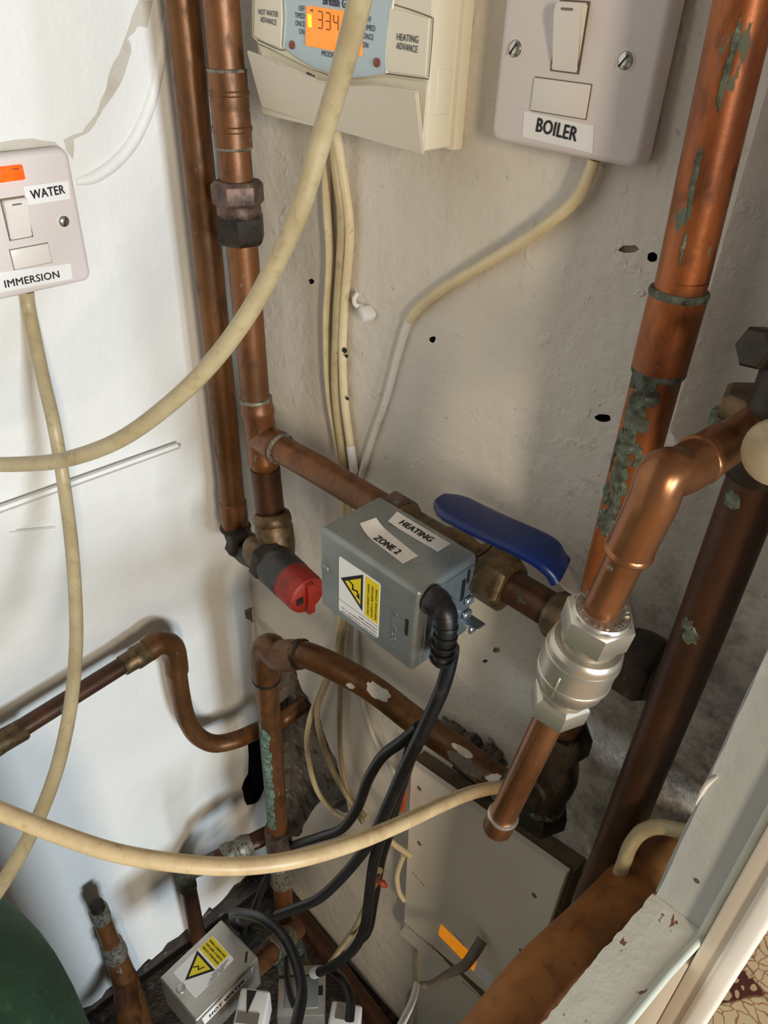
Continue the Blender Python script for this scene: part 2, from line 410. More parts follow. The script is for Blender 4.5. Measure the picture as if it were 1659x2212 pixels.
# ------------------------------------------------------------------ room shell
def wall(name, plane, rect, polys, mats, flip=False):
    """plane 'y' (u=x,v=z, recess +y) or 'x' (u=y,v=z, recess -x); polys: (points uv, material index, depth)"""
    def P(u, v, d=0): return V((u, d, v)) if plane == 'y' else V((-d, u, v))
    vs = []; fs = []
    def ccw(pp):
        a = sum(pp[i][0]*pp[(i+1) % len(pp)][1] - pp[(i+1) % len(pp)][0]*pp[i][1] for i in range(len(pp)))
        return pp if a > 0 else pp[::-1]
    polys = [(ccw(list(pp)), mi, dep) for pp, mi, dep in polys]
    def addpoly(pp):
        i0 = len(vs); vs.extend([V(p) for p in pp]); fs.append(list(range(i0, i0 + len(pp))))
    u0, v0, u1, v1 = rect
    addpoly([(u0, v0), (u1, v0), (u1, v1), (u0, v1)])
    for pp, mi, dep in polys: addpoly(pp)
    ov, oe, of, _, _, orf = delaunay_2d_cdt(vs, [], fs, 1, 1e-6)
    bm = NB(); bv = [bm.verts.new(P(v.x, v.y)) for v in ov]
    for f, src in zip(of, orf):
        k = max(src); dep = 0; mi = 0
        if k > 0: mi, dep = polys[k-1][1], polys[k-1][2]
        if dep: continue
        try:
            q = bm.faces.new([bv[i] for i in f]); q.material_index = mi
        except ValueError: pass
    for pp, mi, dep in polys:
        if not dep: continue
        n = len(pp); c = V((sum(p[0] for p in pp)/n, sum(p[1] for p in pp)/n))
        a = [bm.verts.new(P(p[0], p[1], 0)) for p in pp]
        b = [bm.verts.new(P(c.x + (p[0]-c.x)*.94, c.y + (p[1]-c.y)*.94, dep*random.uniform(.8, 1.1))) for p in pp]
        cc = bm.verts.new(P(c.x, c.y, dep*1.1))
        for k in range(n):
            q = bm.faces.new((a[k], a[(k+1) % n], b[(k+1) % n], b[k])); q.material_index = mi
            q = bm.faces.new((b[k], b[(k+1) % n], cc)); q.material_index = mi
    o = struct(name, bm, mats, 30)
    return o
def rough_poly(pp, amp, sub=3):
    out = []; n = len(pp)
    for i in range(n):
        a, b = V(pp[i]), V(pp[(i+1) % n])
        for k in range(sub):
            t = k/sub; out.append((a.x + (b.x-a.x)*t + random.uniform(-amp, amp), a.y + (b.y-a.y)*t + random.uniform(-amp, amp)))
    return out
def back_uv(pxs): return [(max(at(px, py, y=0).x, .001), at(px, py, y=0).z) for px, py in pxs]
def left_uv(pxs): return [(min(at(px, py, x=0).y, -.001), at(px, py, x=0).z) for px, py in pxs]
def blob(cx, cy, rx, ry, n=9, f=back_uv):
    return f([(cx + rx*math.cos(2*math.pi*k/n)*random.uniform(.7, 1.15), cy + ry*math.sin(2*math.pi*k/n)*random.uniform(.7, 1.15)) for k in range(n)])

hole_back = rough_poly(back_uv([(600, 1425), (640, 1430), (648, 1480), (672, 1520), (692, 1548), (702, 1590), (726, 1640), (742, 1700), (752, 1752),
                                (718, 1748), (690, 1728), (668, 1760), (652, 1800), (628, 1812), (600, 1800)]), .0025)
flake = rough_poly(back_uv([(690, 1660), (716, 1672), (734, 1712), (716, 1716)]), .001, 2)
bp = [(hole_back, 1, .018),
      (blob(1305, 903, 20, 9), 2, .012), (blob(1409, 556, 15, 14), 2, .006), (blob(1357, 538, 22, 11), 3, .0015),
      (blob(673, 608, 6, 6), 2, .010), (blob(935, 733, 7, 8), 2, .012),
      (blob(1072, 1404, 8, 6), 3, .0008), (blob(1048, 1428, 6, 4), 3, .0008),
      (rough_poly(back_uv([(548, 1330), (575, 1345), (600, 1372), (606, 1392), (585, 1392), (560, 1362)]), .001, 2), 4, .002)]
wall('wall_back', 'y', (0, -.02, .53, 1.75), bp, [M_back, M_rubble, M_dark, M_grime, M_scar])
hole_left = rough_poly(left_uv([(538, 1570), (556, 1560), (570, 1600), (572, 1700), (560, 1730), (532, 1742), (524, 1700), (538, 1660)]), .002)
torn = rough_poly(left_uv([(300, 0), (332, 0), (318, 60), (296, 58), (278, 84), (285, 112), (262, 180), (232, 225), (208, 262), (196, 282), (160, 300), (158, 345),
                           (146, 330), (136, 300), (176, 285), (206, 245), (226, 200), (240, 150), (262, 100)]), .0006, 3)
scuff = rough_poly(left_uv([(0, 305), (70, 298), (120, 308), (140, 326), (80, 330), (0, 338)]), .0006, 2)
foot = rough_poly(left_uv([(150, 2205), (250, 2128), (330, 2066), (400, 2008), (470, 1950), (540, 1884), (585, 1840), (606, 1880), (606, 1990), (420, 2130), (260, 2240), (140, 2260)]), .006, 6)
lp = [(hole_left, 1, .04), (foot, 5, .010), (torn, 2, 0), (scuff, 3, 0), (rough_poly(left_uv([(528, 1318), (545, 1310), (556, 1335), (548, 1345), (532, 1335)]), .0008, 2), 4, .001)]
wall('wall_left', 'x', (-1.3, -.02, 0, 1.75), lp, [M_left, M_dark, M_scar, M_scar, M_grime, M_floor])
# raised board strip painted over on the left wall
bm = NB()
a, b = at(-60, 1106, x=0), at(382, 950, x=0); c, d = at(396, 1010, x=0), at(-60, 1165, x=0)
prism(bm, [a, b, c, d], (.010, 0, 0)); bmesh.ops.bevel(bm, geom=list(bm.edges), offset=.0032, segments=2, affect='EDGES')
struct('trim_batten', bm, M_left)
bm = NB(); a, b = at(-60, 1152, x=0), at(118, 1136, x=0)
prism(bm, [a, b, at(126, 1180, x=0), at(-60, 1200, x=0)], (.002, 0, 0)); bmesh.ops.bevel(bm, geom=list(bm.edges), offset=.0009, segments=2, affect='EDGES')
struct('trim_patch', bm, M_left)
# floor of the cupboard
bm = NB(); nx, ny = 22, 44
gv = [[bm.verts.new((.53*i/nx, .02 - 1.32*j/ny, .005 + .05*min(1, max(0, (1.32*j/ny - .05)/.3)) + random.uniform(-.004, .006))) for j in range(ny+1)] for i in range(nx+1)]
for i in range(nx):
    for j in range(ny): bm.faces.new((gv[i][j], gv[i+1][j], gv[i+1][j+1], gv[i][j+1]))
struct('floor', bm, M_floor)
# painted board behind the tall right pipe
bm = NB(); x0 = at(1478, 820, y=-.012).x
pts = [(x0, 1.75), (.497, 1.75), (.497, at(1560, 1180, y=-.012).z), (x0 + .02, at(1440, 1000, y=-.012).z), (x0, at(1452, 930, y=-.012).z)]
prism(bm, [V((p[0], -.012, p[1])) for p in pts], (0, .012, 0))
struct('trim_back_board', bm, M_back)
# door frame post, sill, edge beads, casing
bm = NB(); prism(bm, [(.4968, -.085, .7455), (.5282, -.085, .7455), (.5282, 0, .7455), (.4968, 0, .7455)], (0, 0, 1.0))
bmesh.ops.bevel(bm, geom=[e for e in bm.edges if abs(e.verts[0].co.z - e.verts[1].co.z) > .5], offset=.0012, segments=2, affect='EDGES')
bmesh.ops.subdivide_edges(bm, edges=[e for e in bm.edges if abs(e.verts[0].co.z - e.verts[1].co.z) > .5], cuts=60)
for v in bm.verts:
    if v.co.x < .4985 and v.co.y < -.08: v.co.x += random.uniform(-.0005, .0006)
struct('trim_jamb', bm, M_wood)
ins = [at(px, py, z=.745) for px, py in ((1417, 1925), (1357, 1993), (1298, 2056), (1254, 2108), (1171, 2212))]
d_ = (ins[-1] - ins[0]).normalized(); ins.append(ins[-1] + d_*.5)
outs = [at(px, py, z=.745) for px, py in ((1536, 1998), (1444, 2104), (1356, 2212))]
d2 = (outs[-1] - outs[0]).normalized(); outs.append(outs[-1] + d2*.5)
ins[0].y = outs[0].y = -.075
bm = NB(); inn = []
for i in range(len(ins)-1):
    for k in range(8):
        q = ins[i].lerp(ins[i+1], k/8); inn.append(q + V((random.uniform(-.0005, .0005), 0, 0)))
inn.append(ins[-1])
prism(bm, [V((q.x, q.y, .745)) for q in inn] + [V((q.x, q.y, .745)) for q in outs[::-1]], (0, 0, -.022))
struct('trim_sill', bm, M_sill)
bm = NB(); prism(bm, [(.500, -.0, .0), (.515, -.0, .0), (.513, -.135, .0), (.498, -.135, .0)], (0, 0, .722)); struct('wall_front', bm, M_grime)
bm = NB(); tube(bm, [V((outs[0].x - .0005, -.086, .744))] + [V((q.x - .0005, q.y, .744)) for q in outs[1:]], .0024, 10, 1)
struct('trim_sill_bead', bm, M_edge)
bm = NB(); tube(bm, [V((.5255, -.0865, .742)), V((.5275, -.0855, 1.7))], .0022, 10, 1); struct('trim_jamb_bead', bm, M_edge)
bm = NB(); box(bm, (.5216, -.0828, .360), (.0122, .0204, .7226), None, .0012); struct('trim_casing_lower', bm, M_cream)
bm = NB(); box(bm, (.5328, -.083, .85), (.0098, .020, 1.8), None, .0012); struct('trim_casing_inner', bm, M_cream)
bm = NB(); box(bm, (.5430, -.085, .85), (.0112, .022, 1.8), None, .003, 4); struct('trim_casing_outer', bm, M_gloss)
bm = NB(); prism(bm, [(.531, -.094, -.05), (.531, .8, -.05), (2.6, .8, -.05), (2.6, -2.6, -.05), (.531, -2.6, -.05)], (0, 0, .006))
o = struct('floor_carpet', bm, M_carpet)

# ------------------------------------------------------------------ pipe parts
def ringbead(bm, p, ax, r, w=.0014, h=.0010):
    lathe(bm, V(p) - V(ax).normalized()*w, ax, [(0, r), (w*.4, r + h), (w, r + h*1.25), (w*1.6, r + h), (w*2, r)], 20)
Z = V((0, 0, 1)); X = V((1, 0, 0)); Y = V((0, 1, 0))
def line_at_z(a, b, z):
    t = (z - a.z)/(b.z - a.z); return a + (b - a)*t

# left vertical pipe in the corner
a = at(393, 0, y=-.04); b = at(503, 1085, y=-.04); top = line_at_z(b, a, 1.72)
t = thing('copper_pipe', b.copy(), 'long brown copper pipe standing in the corner, left of the two tall left pipes', 'pipe')
bm = NB(); tube(bm, [top, a, b], .0112, 20, 1); obj('tube', bm, M_cu_pipe, t)
dd = (b - a).normalized()
bm = NB(); lathe(bm, b - dd*.002, dd, [(0, .0112), (.001, .0124), (.012, .0126), (.014, .0128), (.016, .0126), (.032, .0126)], 20); obj('collar', bm, M_cu, t)
bm = NB(); e0 = b + dd*.028; e1 = at(528, 1185, y=-.045); e2 = at(560, 1205, y=-.05)
tube(bm, [e0, e1, e2], .0125, 18, 8); ringbead(bm, e0, dd, .0125, .002, .0018)
hexnut(bm, at(515, 1165, y=-.045), (e2 - e0), .016, .0155); obj('elbow', bm, M_brassdk, t)

# riser with couplings and tee
A = at(477, 0, y=-.04); B = at(551, 850, y=-.04); Cc = at(578, 1050, y=-.04); Dd = at(585, 1115, y=-.04)
topr = line_at_z(B, A, 1.72)
t = thing('riser_pipe', Dd.copy(), 'tall copper pipe with soldered sleeve, purple-brown compression joint and tee', 'pipe')
bm = NB(); tube(bm, [topr, A, B, Cc, Dd], .0112, 20, 1); obj('tube', bm, M_cu, t)
dr = (B - A).normalized()
def on_riser(py): # point on the riser axis at picture height py
    px = 477 + (551-477)*py/850 if py < 850 else 551 + (py-850)*.135
    return at(px, py, y=-.04)
p0, p1 = on_riser(152), on_riser(318); L_ = (p1 - p0).length
bm = NB(); lathe(bm, p0, dr, [(0, .0112), (.0006, .0124), (L_*.24, .0124), (L_*.26, .0131), (L_*.30, .0131), (L_*.32, .0124), (L_*.46, .0126), (L_*.5, .0121), (L_*.54, .0126),
                              (L_*.7, .0126), (L_*.72, .0134), (L_*.77, .0134), (L_*.79, .0126), (L_-.0006, .0126), (L_, .0112)], 24)
sl = obj('sleeve_coupling', bm, M_cu, t)
for p in (p0, p1):
    bm = NB(); ringbead(bm, p, dr, .0112, .0014, .0012); obj('solder_ring', bm, M_solder, sl)
q0, q1 = on_riser(388), on_riser(525); L_ = (q1 - q0).length
bm = NB(); lathe(bm, q0 + dr*L_*.36, dr, [(0, .014), (L_*.06, .0152), (L_*.18, .0152), (L_*.26, .0135)], 20); cc = obj('compression_coupling', bm, M_bronze, t)
bm = NB(); hexnut(bm, q0, dr, L_*.40, .0178, .5); obj('nut', bm, M_bronze, cc)
bm = NB(); hexnut(bm, q0 + dr*L_*.5, dr, L_*.5, .0176, .2); obj('nut', bm, M_brassdk, cc)
g0, g1 = on_riser(862), on_riser(1010); L_ = (g1 - g0).length; dt = (g1 - g0).normalized()
bm = NB(); lathe(bm, g0, dt, [(0, .0112), (.0008, .0128), (L_*.10, .0128), (L_*.13, .0136), (L_*.2, .0136), (L_*.23, .0128), (L_*.84, .0128), (L_*.87, .0134), (L_*.92, .0134), (L_*.95, .0127), (L_, .0112)], 24)
hz = at(640, 990, y=-.04).z
hp0 = on_riser(945); hp0.z = hz
lathe(bm, hp0, X, [(0, .0128), (.016, .0128), (.018, .0134), (.022, .0134), (.024, .0126), (.026, .0112)], 24)
te = obj('tee', bm, M_cu, t)
bm = NB(); ringbead(bm, g0, dt, .0115, .002, .0014); obj('solder_ring', bm, M_solder, te)
bm = NB(); ringbead(bm, hp0 + X*.0255, X, .0115, .002, .0016); obj('solder_ring', bm, M_solder, te)
bm = NB(); r_ = random.Random(3)
for k in range(12):
    an = -.75 + r_.gauss(0, .22)
    patch(bm, g0, g1, .0129, .52 + r_.uniform(-.14, .12), (math.cos(an), math.sin(an), 0), r_.uniform(.002, .005), r_.uniform(.06, .16), r_, .0005)
o_ = obj('verdigris_crust', bm, M_green, te); o_['kind'] = 'stuff'
bm = NB(); tube(bm, [g1, Dd], .0124, 18, 1); obj('stained_tail', bm, M_cu_dark, t)

# bypass valve with red cap
v0 = at(588, 1115, y=-.042); v1 = at(600, 1195, y=-.045)
t = thing('bypass_valve', at(590, 1250, y=-.05), 'dull brass valve with a red plastic knob, left of the grey box', 'valve')
bm = NB(); dv = (v1 - v0).normalized(); lathe(bm, v0 - dv*.004, dv, [(0, .0135), (.002, .0155), (.008, .0165), (.010, .0155), (.014, .0165), (.030, .0165), (.040, .015), (.052, .013)], 24)
k0 = V((at(556, 1190, y=-.055).x, -.055, .742)); k1 = k0 + V((.045, -.004, -.001)); dk = (k1 - k0).normalized(); lk = (k1 - k0).length
lathe(bm, k0 - dk*.008, dk, [(0, .010), (.006, .014), (lk*.30, .0155), (lk*.30 + .014, .0165)], 24)
obj('body', bm, M_brass, t)
bm = NB(); hexnut(bm, k0 + dk*lk*.30, dk, .016, .0200, .3); obj('nut', bm, M_brassdk, t)
bm = NB(); lathe(bm, k0 + dk*(lk*.30 + .013), dk, [(0, .0175), (.003, .0185), (.026, .0182), (.028, .0165)], 28); obj('gasket_sleeve', bm, M_blackcap, t)
bm = NB(); kk = k0 + dk*(lk*.30 + .036); lathe(bm, kk, dk, [(0, .0170), (.003, .0178), (.022, .0176), (.0265, .0166), (.028, .014), (.028, .001)], 32)
u_, w_ = frame(dk)
box(bm, kk + dk*.028, (.010, .031, .007), (dk, w_, u_), .0012)
kn = obj('knob', bm, M_red, t)
bm = NB(); box(bm, kk + dk*.0282 + u_*.009, (.002, .006, .006), (dk, w_, u_)); obj('pointer_mark', bm, M_ink, kn)

# heating pipe run along the back wall, with its lever valve
hy = -.040
def hx(px, py): return at(px, py, y=hy).x
hzz = at(750, 1050, y=hy).z - .001
H = lambda x: V((x, hy, hzz))
xs0 = hp0.x + .022; xe = hx(1395, 1425)
t = thing('heating_pipe', H(xs0), 'straight copper pipe running level from the tee behind the grey box to the lever valve', 'pipe')
bm = NB(); tube(bm, [V((xs0, hp0.y, hz)), H(xs0 + .05), H(hx(850, 1090))], .0112, 20, 1); obj('tube', bm, M_cu, t)
bm = NB(); x0 = hx(838, 1085); hexnut(bm, H(x0), X, .016, .0180, .3); obj('nut', bm, M_bronze, t)
bm = NB(); x1 = x0 + .015; x2 = hx(1050, 1225)
lathe(bm, H(x1), X, [(0, .0140), (.004, .0145), (.008, .0120), ((x2-x1)*.45, .0120), ((x2-x1)*.55, .0150), ((x2-x1)*.72, .0150), ((x2-x1)*.8, .0135), (x2-x1, .0140)], 24); obj('valve_body', bm, M_brass, t)
bm = NB(); hexnut(bm, H(x2 - .003), X, .024, .0196, .1); lathe(bm, H(x2 - .007), X, [(0, .0165), (.001, .0178), (.005, .0178), (.006, .0165)], 24); obj('nut', bm, M_brass, t)
bm = NB(); tube(bm, [H(x2 + .02), H(hx(1285, 1368) - .027)], .0112, 20, 1); obj('tail_tube', bm, M_cu_dark, t)

t = thing('lever_valve', H(hx(1290, 1370)), 'ball valve with a long blue plastic-sleeved lever beside the bright copper pipe', 'valve')
bm = NB(); xv = hx(1285, 1368); lathe(bm, H(xv - .03), X, [(0, .013), (.004, .0155), (.014, .0165), (.03, .0185), (.046, .0165), (.056, .0155), (.06, .013)], 24)
lathe(bm, V((xv, hy, hzz)), Z, [(0, .008), (.026, .008), (.028, .006), (.034, .006)], 16); obj('body', bm, M_brass, t)
bm = NB(); hexnut(bm, H(hx(1352, 1398)), X, .022, .0215, .4); obj('nut', bm, M_brassdk, t)
lz = hzz + .043
path = [at(950, 1082, z=lz), at(1060, 1137, z=lz), at(1172, 1190, z=lz), at(1212, 1235, z=lz - .010)]
def flatbar(bm, pts, w, th, n=6):
    P = spline(pts, n); rings = []; m = len(P)
    for i in range(m):
        T = (P[min(i+1, m-1)] - P[max(i-1, 0)]).normalized(); s = T.cross(Z).normalized(); nn = s.cross(T)
        e = 1.0
        dd_ = min((P[i]-P[0]).length, 1)
        if dd_ < w/2: e = max(.45, math.sqrt(max(0, 1 - (1 - dd_/(w/2))**2)))
        ring = []
        for k in range(16):
            a_ = 2*math.pi*k/16; cx, sy = math.cos(a_), math.sin(a_)
            ex = math.copysign(abs(cx)**.45, cx); ey = math.copysign(abs(sy)**.7, sy)
            ring.append(bm.verts.new(P[i] + s*(ex*w/2*e) + nn*(ey*th/2)))
        rings.append(ring)
    for i in range(m-1):
        for k in range(16): bm.faces.new((rings[i][k], rings[i][(k+1) % 16], rings[i+1][(k+1) % 16], rings[i+1][k]))
    bm.faces.new(rings[0][::-1]); bm.faces.new(rings[-1])
bm = NB(); flatbar(bm, path, .0275, .0080); lv = obj('lever_sleeve', bm, M_lever, t, 50)
bm = NB(); flatbar(bm, [path[-1] - V((.006, 0, -.003)), at(1245, 1265, z=lz - .014), V((xv + .004, hy, hzz + .030))], .0165, .0028); obj('lever_arm', bm, M_steel, t)

# tall right-hand pipe with verdigris
ry = -.036
R0 = at(1610, 0, y=ry); R1 = at(1475, 600, y=ry); R2 = at(1330, 1130, y=ry); R2.x = (R1.x + R2.x)/2 + .0008
topR = line_at_z(R1, R0, 1.72); low = V((R2.x, ry, at(1190, 1740, y=ry).z))
t = thing('copper_pipe', low.copy(), 'tall orange copper pipe streaked with green verdigris, right of the BOILER switch', 'pipe')
rd = (R2 - R1).normalized()
bm = NB(); tube(bm, [topR, R0, R1], .0112, 20, 1); obj('tube', bm, M_cu_vg, t)
c0 = line_at_z(R1, R2, at(1466, 632, y=ry).z); c1 = line_at_z(R1, R2, at(1428, 800, y=ry).z)
bm = NB(); tube(bm, [R1, c0 + rd*.001], .0112, 20, 1); lathe(bm, c0, rd, [(0, .0112), (.001, .0126), ((c1-c0).length - .001, .0126), ((c1-c0).length, .0112)], 24); cp = obj('coupling', bm, M_cu_vg, t)
bm = NB(); ringbead(bm, c0, rd, .0121, .0018, .0008); obj('solder_ring', bm, M_green, cp)
bm = NB(); ringbead(bm, c1, rd, .0119, .0022, .0006); obj('solder_ring', bm, M_green, cp)
bm = NB(); tube(bm, [c1, R2, V((R2.x, ry, hzz + .01))], .0114, 20, 1)
obj('crusted_tube', bm, M_cu_vg, t)
bm = NB(); r_ = random.Random(5)
for k in range(70):
    f_ = r_.random(); z_ = c1.lerp(R2, f_)
    an = -1.50 - .35*f_ + r_.gauss(0, .25)
    patch(bm, c1, R2, .0113, f_, (math.cos(an), math.sin(an), 0), r_.uniform(.003, .010), r_.uniform(.12, .42), r_, r_.uniform(.0004, .0012))
for k in range(14):
    f_ = r_.random(); an = -1.25 - .3*f_ + .12*math.sin(f_*9)
    patch(bm, R0, R1, .0112, f_, (math.cos(an), math.sin(an), 0), r_.uniform(.004, .012), r_.uniform(.05, .16), r_, .0004)
o_ = obj('verdigris_crust', bm, M_green, t); o_['kind'] = 'stuff'

# gate valve below, dark
t = thing('gate_valve', V((R2.x, ry - .004, at(1180, 1790, y=ry).z)), 'dark crusted brass valve and green elbow low behind the bright copper pipe', 'valve')
def dv(py, px=None): return V((R2.x, ry - .004, at(1330 - (py-1130)*.30, py, y=ry).z))
za = dv(1560).z; zb = dv(1720).z
bm = NB(); lathe(bm, V((R2.x, ry-.004, hzz)), -Z, [(0, .0135), (.02, .0135), (.03, .012), (hzz - za, .012)], 20); obj('tube', bm, M_cu_dark, t)
bm = NB(); hexnut(bm, V((R2.x, ry-.004, za + .006)), -Z, .022, .0205, .2); obj('nut', bm, M_brassdk, t)
bm = NB(); lathe(bm, V((R2.x, ry-.004, za - .014)), -Z, [(0, .015), (.012, .0155), (.018, .0175), (.03, .019), (.042, .0175), (.05, .0155), (za - zb - .012, .0155)], 22)
lathe(bm, V((R2.x, ry-.006, za - .042)), -Y, [(0, .012), (.02, .012), (.022, .010), (.03, .010)], 16); obj('body', bm, M_brassdk, t)
bm = NB(); hexnut(bm, V((R2.x, ry-.004, zb + .008)), -Z, .02, .0195, .4); obj('nut', bm, M_brassdk, t)
bm = NB(); zl = at(1090, 1690, y=-.036).z
tube(bm, [V((R2.x, ry-.004, zb)), V((R2.x, ry-.004, zl + .02)), V((R2.x - .006, ry-.003, zl + .005)), V((R2.x - .022, ry, zl)), V((R2.x - .035, ry, zl))], .0155, 18, 6); obj('elbow', bm, M_green, t)

# second dark pipe, by the door post
ly = -.058
P0 = at(1612, 1075, y=ly); P1 = at(1522, 1350, y=ly); P2 = at(1290, 1900, y=ly); xm = (P0.x + P1.x)/2
t = thing('copper_pipe', V((xm - .004, ly, P2.z)), 'dark red-brown copper pipe going down between the crusted pipe and the door post', 'pipe')
bm = NB(); tube(bm, [V((xm, ly, P0.z + .02)), V((xm, ly, P1.z)), V((xm - .004, ly, P2.z - .12))], .0118, 20, 1); obj('tube', bm, M_cu_dark, t)
r_ = random.Random(8)
for (px, py, s_) in ((1508, 1326, .0045), (1518, 1350, .006), (1606, 1062, .006), (1278, 1892, .006)):
    q = at(px, py, y=ly); ang = math.acos(max(-.9, min(.9, (q.x - xm)/.0118)))
    bm = NB(); patch(bm, V((xm, ly, q.z - .05)), V((xm, ly, q.z + .05)), .0118, .5, (math.cos(ang), -math.sin(ang), 0), s_, .4, r_, .0005)
    obj('verdigris_patch', bm, M_green, t)

# valve at the right edge of the picture
t = thing('pump_valve', at(1640, 980, y=-.075), 'old brass valve with a round cream end cap, cut by the right edge of view', 'valve')
bm = NB(); pv = V((xm, ly, P0.z + .012)); lathe(bm, pv, Z, [(0, .014), (.006, .0155), (.018, .0155), (.022, .013), (.05, .013)], 22); obj('body', bm, M_brassdk, t)
bm = NB(); c_ = at(1640, 862, y=-.05); hexnut(bm, V((c_.x, c_.y, c_.z - .010)), Z, .012, .0155, .3); obj('nut', bm, M_brass, t)
bm = NB(); lathe(bm, V((c_.x, c_.y, c_.z - .016)), Z, [(0, .013), (.002, .0165), (.006, .0165), (.008, .013)], 22); obj('washer', bm, M_green, t)
bm = NB(); c2 = at(1684, 975, y=-.10); nd = (CAM - c2); nd.z = 0; nd = (nd.normalized() + V((-.25, 0, .1))).normalized()
lathe(bm, c2, nd, [(-.012, .009), (-.004, .0105), (0, .0118), (.002, .0122), (.0045, .0115), (.006, .009), (.0065, .001)], 28); obj('end_cap', bm, M_cap, t)
bm = NB(); c3 = at(1668, 752, y=-.06); hexnut(bm, c3, V((-.2, -.6, .1)), .012, .0085, .2); obj('stem_nut', bm, M_brassdk, t)

# bright new 15 mm copper pipe with check valve
py_ = -.125
E0 = at(1440, 1060, y=py_ - .003); S0 = at(1385, 1135, y=py_); S1 = at(1316, 1275, y=py_); S2 = at(1205, 1500, y=py_); S3 = at(1078, 1780, y=py_)
sd = (S3 - S0).normalized()
t = thing('copper_pipe', S3.copy(), 'bright new narrow copper pipe with an elbow and capped open end, in front of everything', 'pipe')
back0 = at(1475, 1015, y=-.112); back1 = at(1560, 962, y=-.085); back2 = at(1650, 905, y=-.056)
bm = NB(); tube(bm, [back1, back2], .0080, 20, 1); tube(bm, [S0 + sd*.006, S3], .0076, 24, 1); obj('tube', bm, M_cu_new, t)
bm = NB(); bd = (back1 - back0).normalized()
kn_ = S0 - sd*.013
tube(bm, [S0 + sd*.012, S0, kn_, (kn_ + back0)*.5 + V((-.0012, -.004, .0055)), back0, back1], .0093, 24, 8)
lathe(bm, S0 + sd*.0115, sd, [(0, .0093), (.0008, .0098), (.002, .0100), (.003, .0094), (.0036, .0077)], 24)
lathe(bm, back0 + bd*.009, bd, [(0, .0093), (.001, .0100), (.002, .0100), (.003, .0094)], 24)
obj('elbow', bm, M_cu_new, t)
bm = NB(); lathe(bm, S0 + sd*.0215 + V((-.0015, -.0072, .002)), V((-.2, -1, .3)), [(0, .0014), (.0006, .0012), (.0010, .0005)], 10); obj('solder_drip', bm, M_solder, t)
bm = NB(); lathe(bm, S3 - sd*.010, sd, [(0, .0077), (.0004, .0088), (.003, .0090), (.005, .0086), (.013, .0088), (.0150, .0080), (.0158, .006), (.0158, .001)], 24); ec = obj('end_cap', bm, M_cu_new, t)
bm = NB(); ringbead(bm, S3 - sd*.010, sd, .0082, .0012, .0007); obj('solder_ring', bm, M_nickel, ec)

C0 = at(1302, 1322, y=py_); C1 = at(1205, 1538, y=py_); L_ = (C1 - C0).length
t = thing('check_valve', C1.copy(), 'shiny nickel check valve with two hexagon nuts on the bright copper pipe', 'valve')
K_ = L_*1.14
bm = NB(); lathe(bm, C0 + sd*L_*.205, sd, [(0, .0118), (K_*.02, .0118), (K_*.022, .0126), (K_*.04, .0126), (K_*.042, .0120), (K_*.06, .0120), (K_*.062, .0150), (K_*.08, .0162), (K_*.10, .0165), (K_*.14, .0165), (K_*.145, .0171), (K_*.165, .0171), (K_*.17, .0167),
                                      (K_*.30, .0167), (K_*.305, .0171), (K_*.325, .0171), (K_*.33, .0166), (K_*.40, .0158), (K_*.45, .0138), (K_*.47, .0118), (K_*.475, .0112), (K_*.49, .0112), (K_*.492, .0118), (K_*.51, .0118), (K_*.512, .0112), (K_*.54, .0112)], 40)
bd_ = obj('body', bm, M_nickel, t)
bm = NB(); u_, w_ = frame(sd); vv = (CAM - (C0 + sd*L_*.45)); vv -= sd*vv.dot(sd); vv.normalize(); sdv = sd.cross(vv).normalized(); nv = (vv + sdv*.25).normalized()
box(bm, C0 + sd*L_*.535 + nv*.0166, (L_*.20, .0009, .0012), (sd, sd.cross(nv).normalized(), nv), .0003, 1); obj('seam_line', bm, M_nickel, bd_)
bm = NB(); hexnut(bm, C0, sd, L_*.22, .0156, .35, 6, .10); lathe(bm, C0 - sd*.0012, sd, [(0, .0080), (.0004, .0118), (.0016, .0126)], 30)
nu = obj('nut', bm, M_nickel, t)
bm = NB(); hexnut(bm, C0 + sd*L_*.80, sd, L_*.20, .0142, .35, 6, .12); obj('nut', bm, M_nickel, t)
bm = NB()
for k in range(26):
    a_ = 2*math.pi*k/26
    if k % 9 in (0, 4): continue
    n_ = u_*math.cos(a_) + w_*math.sin(a_); box(bm, C0 - sd*.0013 + n_*.0100, (.0006, .0013, .0017), (sd, sd.cross(n_).normalized(), n_))
obj('embossed_mark', bm, M_nickel, nu)

# low pipe: elbow, vertical leg, arm running into the wall
vy = -.073
VL = lambda px, py: at(px, py, y=vy)
vx = .1225
def lowz(py): return at(590 + (py-1450)*.075, py, y=vy).z
zt = at(595, 1408, y=vy).z
t = thing('copper_pipe', V((vx, vy, .2)), 'copper pipe over an elbow, its leg half green with verdigris, below the grey box', 'pipe')
bm = NB(); tube(bm, [V((vx - .001, vy, lowz(1470))), V((vx, vy, lowz(1960)))], .0112, 20, 1); obj('leg', bm, M_cu, t)
bm = NB(); r_ = random.Random(4)
za_, zb_ = lowz(1560), lowz(1790); nrow = 60; rows = []
for i in range(nrow+1):
    z_ = za_ + (zb_-za_)*i/nrow; edge = -.78 + .16*r_.uniform(-1, 1) - (.6 if i < 4 else 0)
    rows.append([bm.verts.new((vx + .01145*math.cos(a_), vy + .01145*math.sin(a_), z_)) for a_ in [(-2.5 + (edge + 2.5)*k/8) for k in range(9)]])
for i in range(nrow):
    for k in range(8): bm.faces.new((rows[i][k], rows[i][k+1], rows[i+1][k+1], rows[i+1][k]))
obj('verdigris_crust', bm, M_vpat, t)
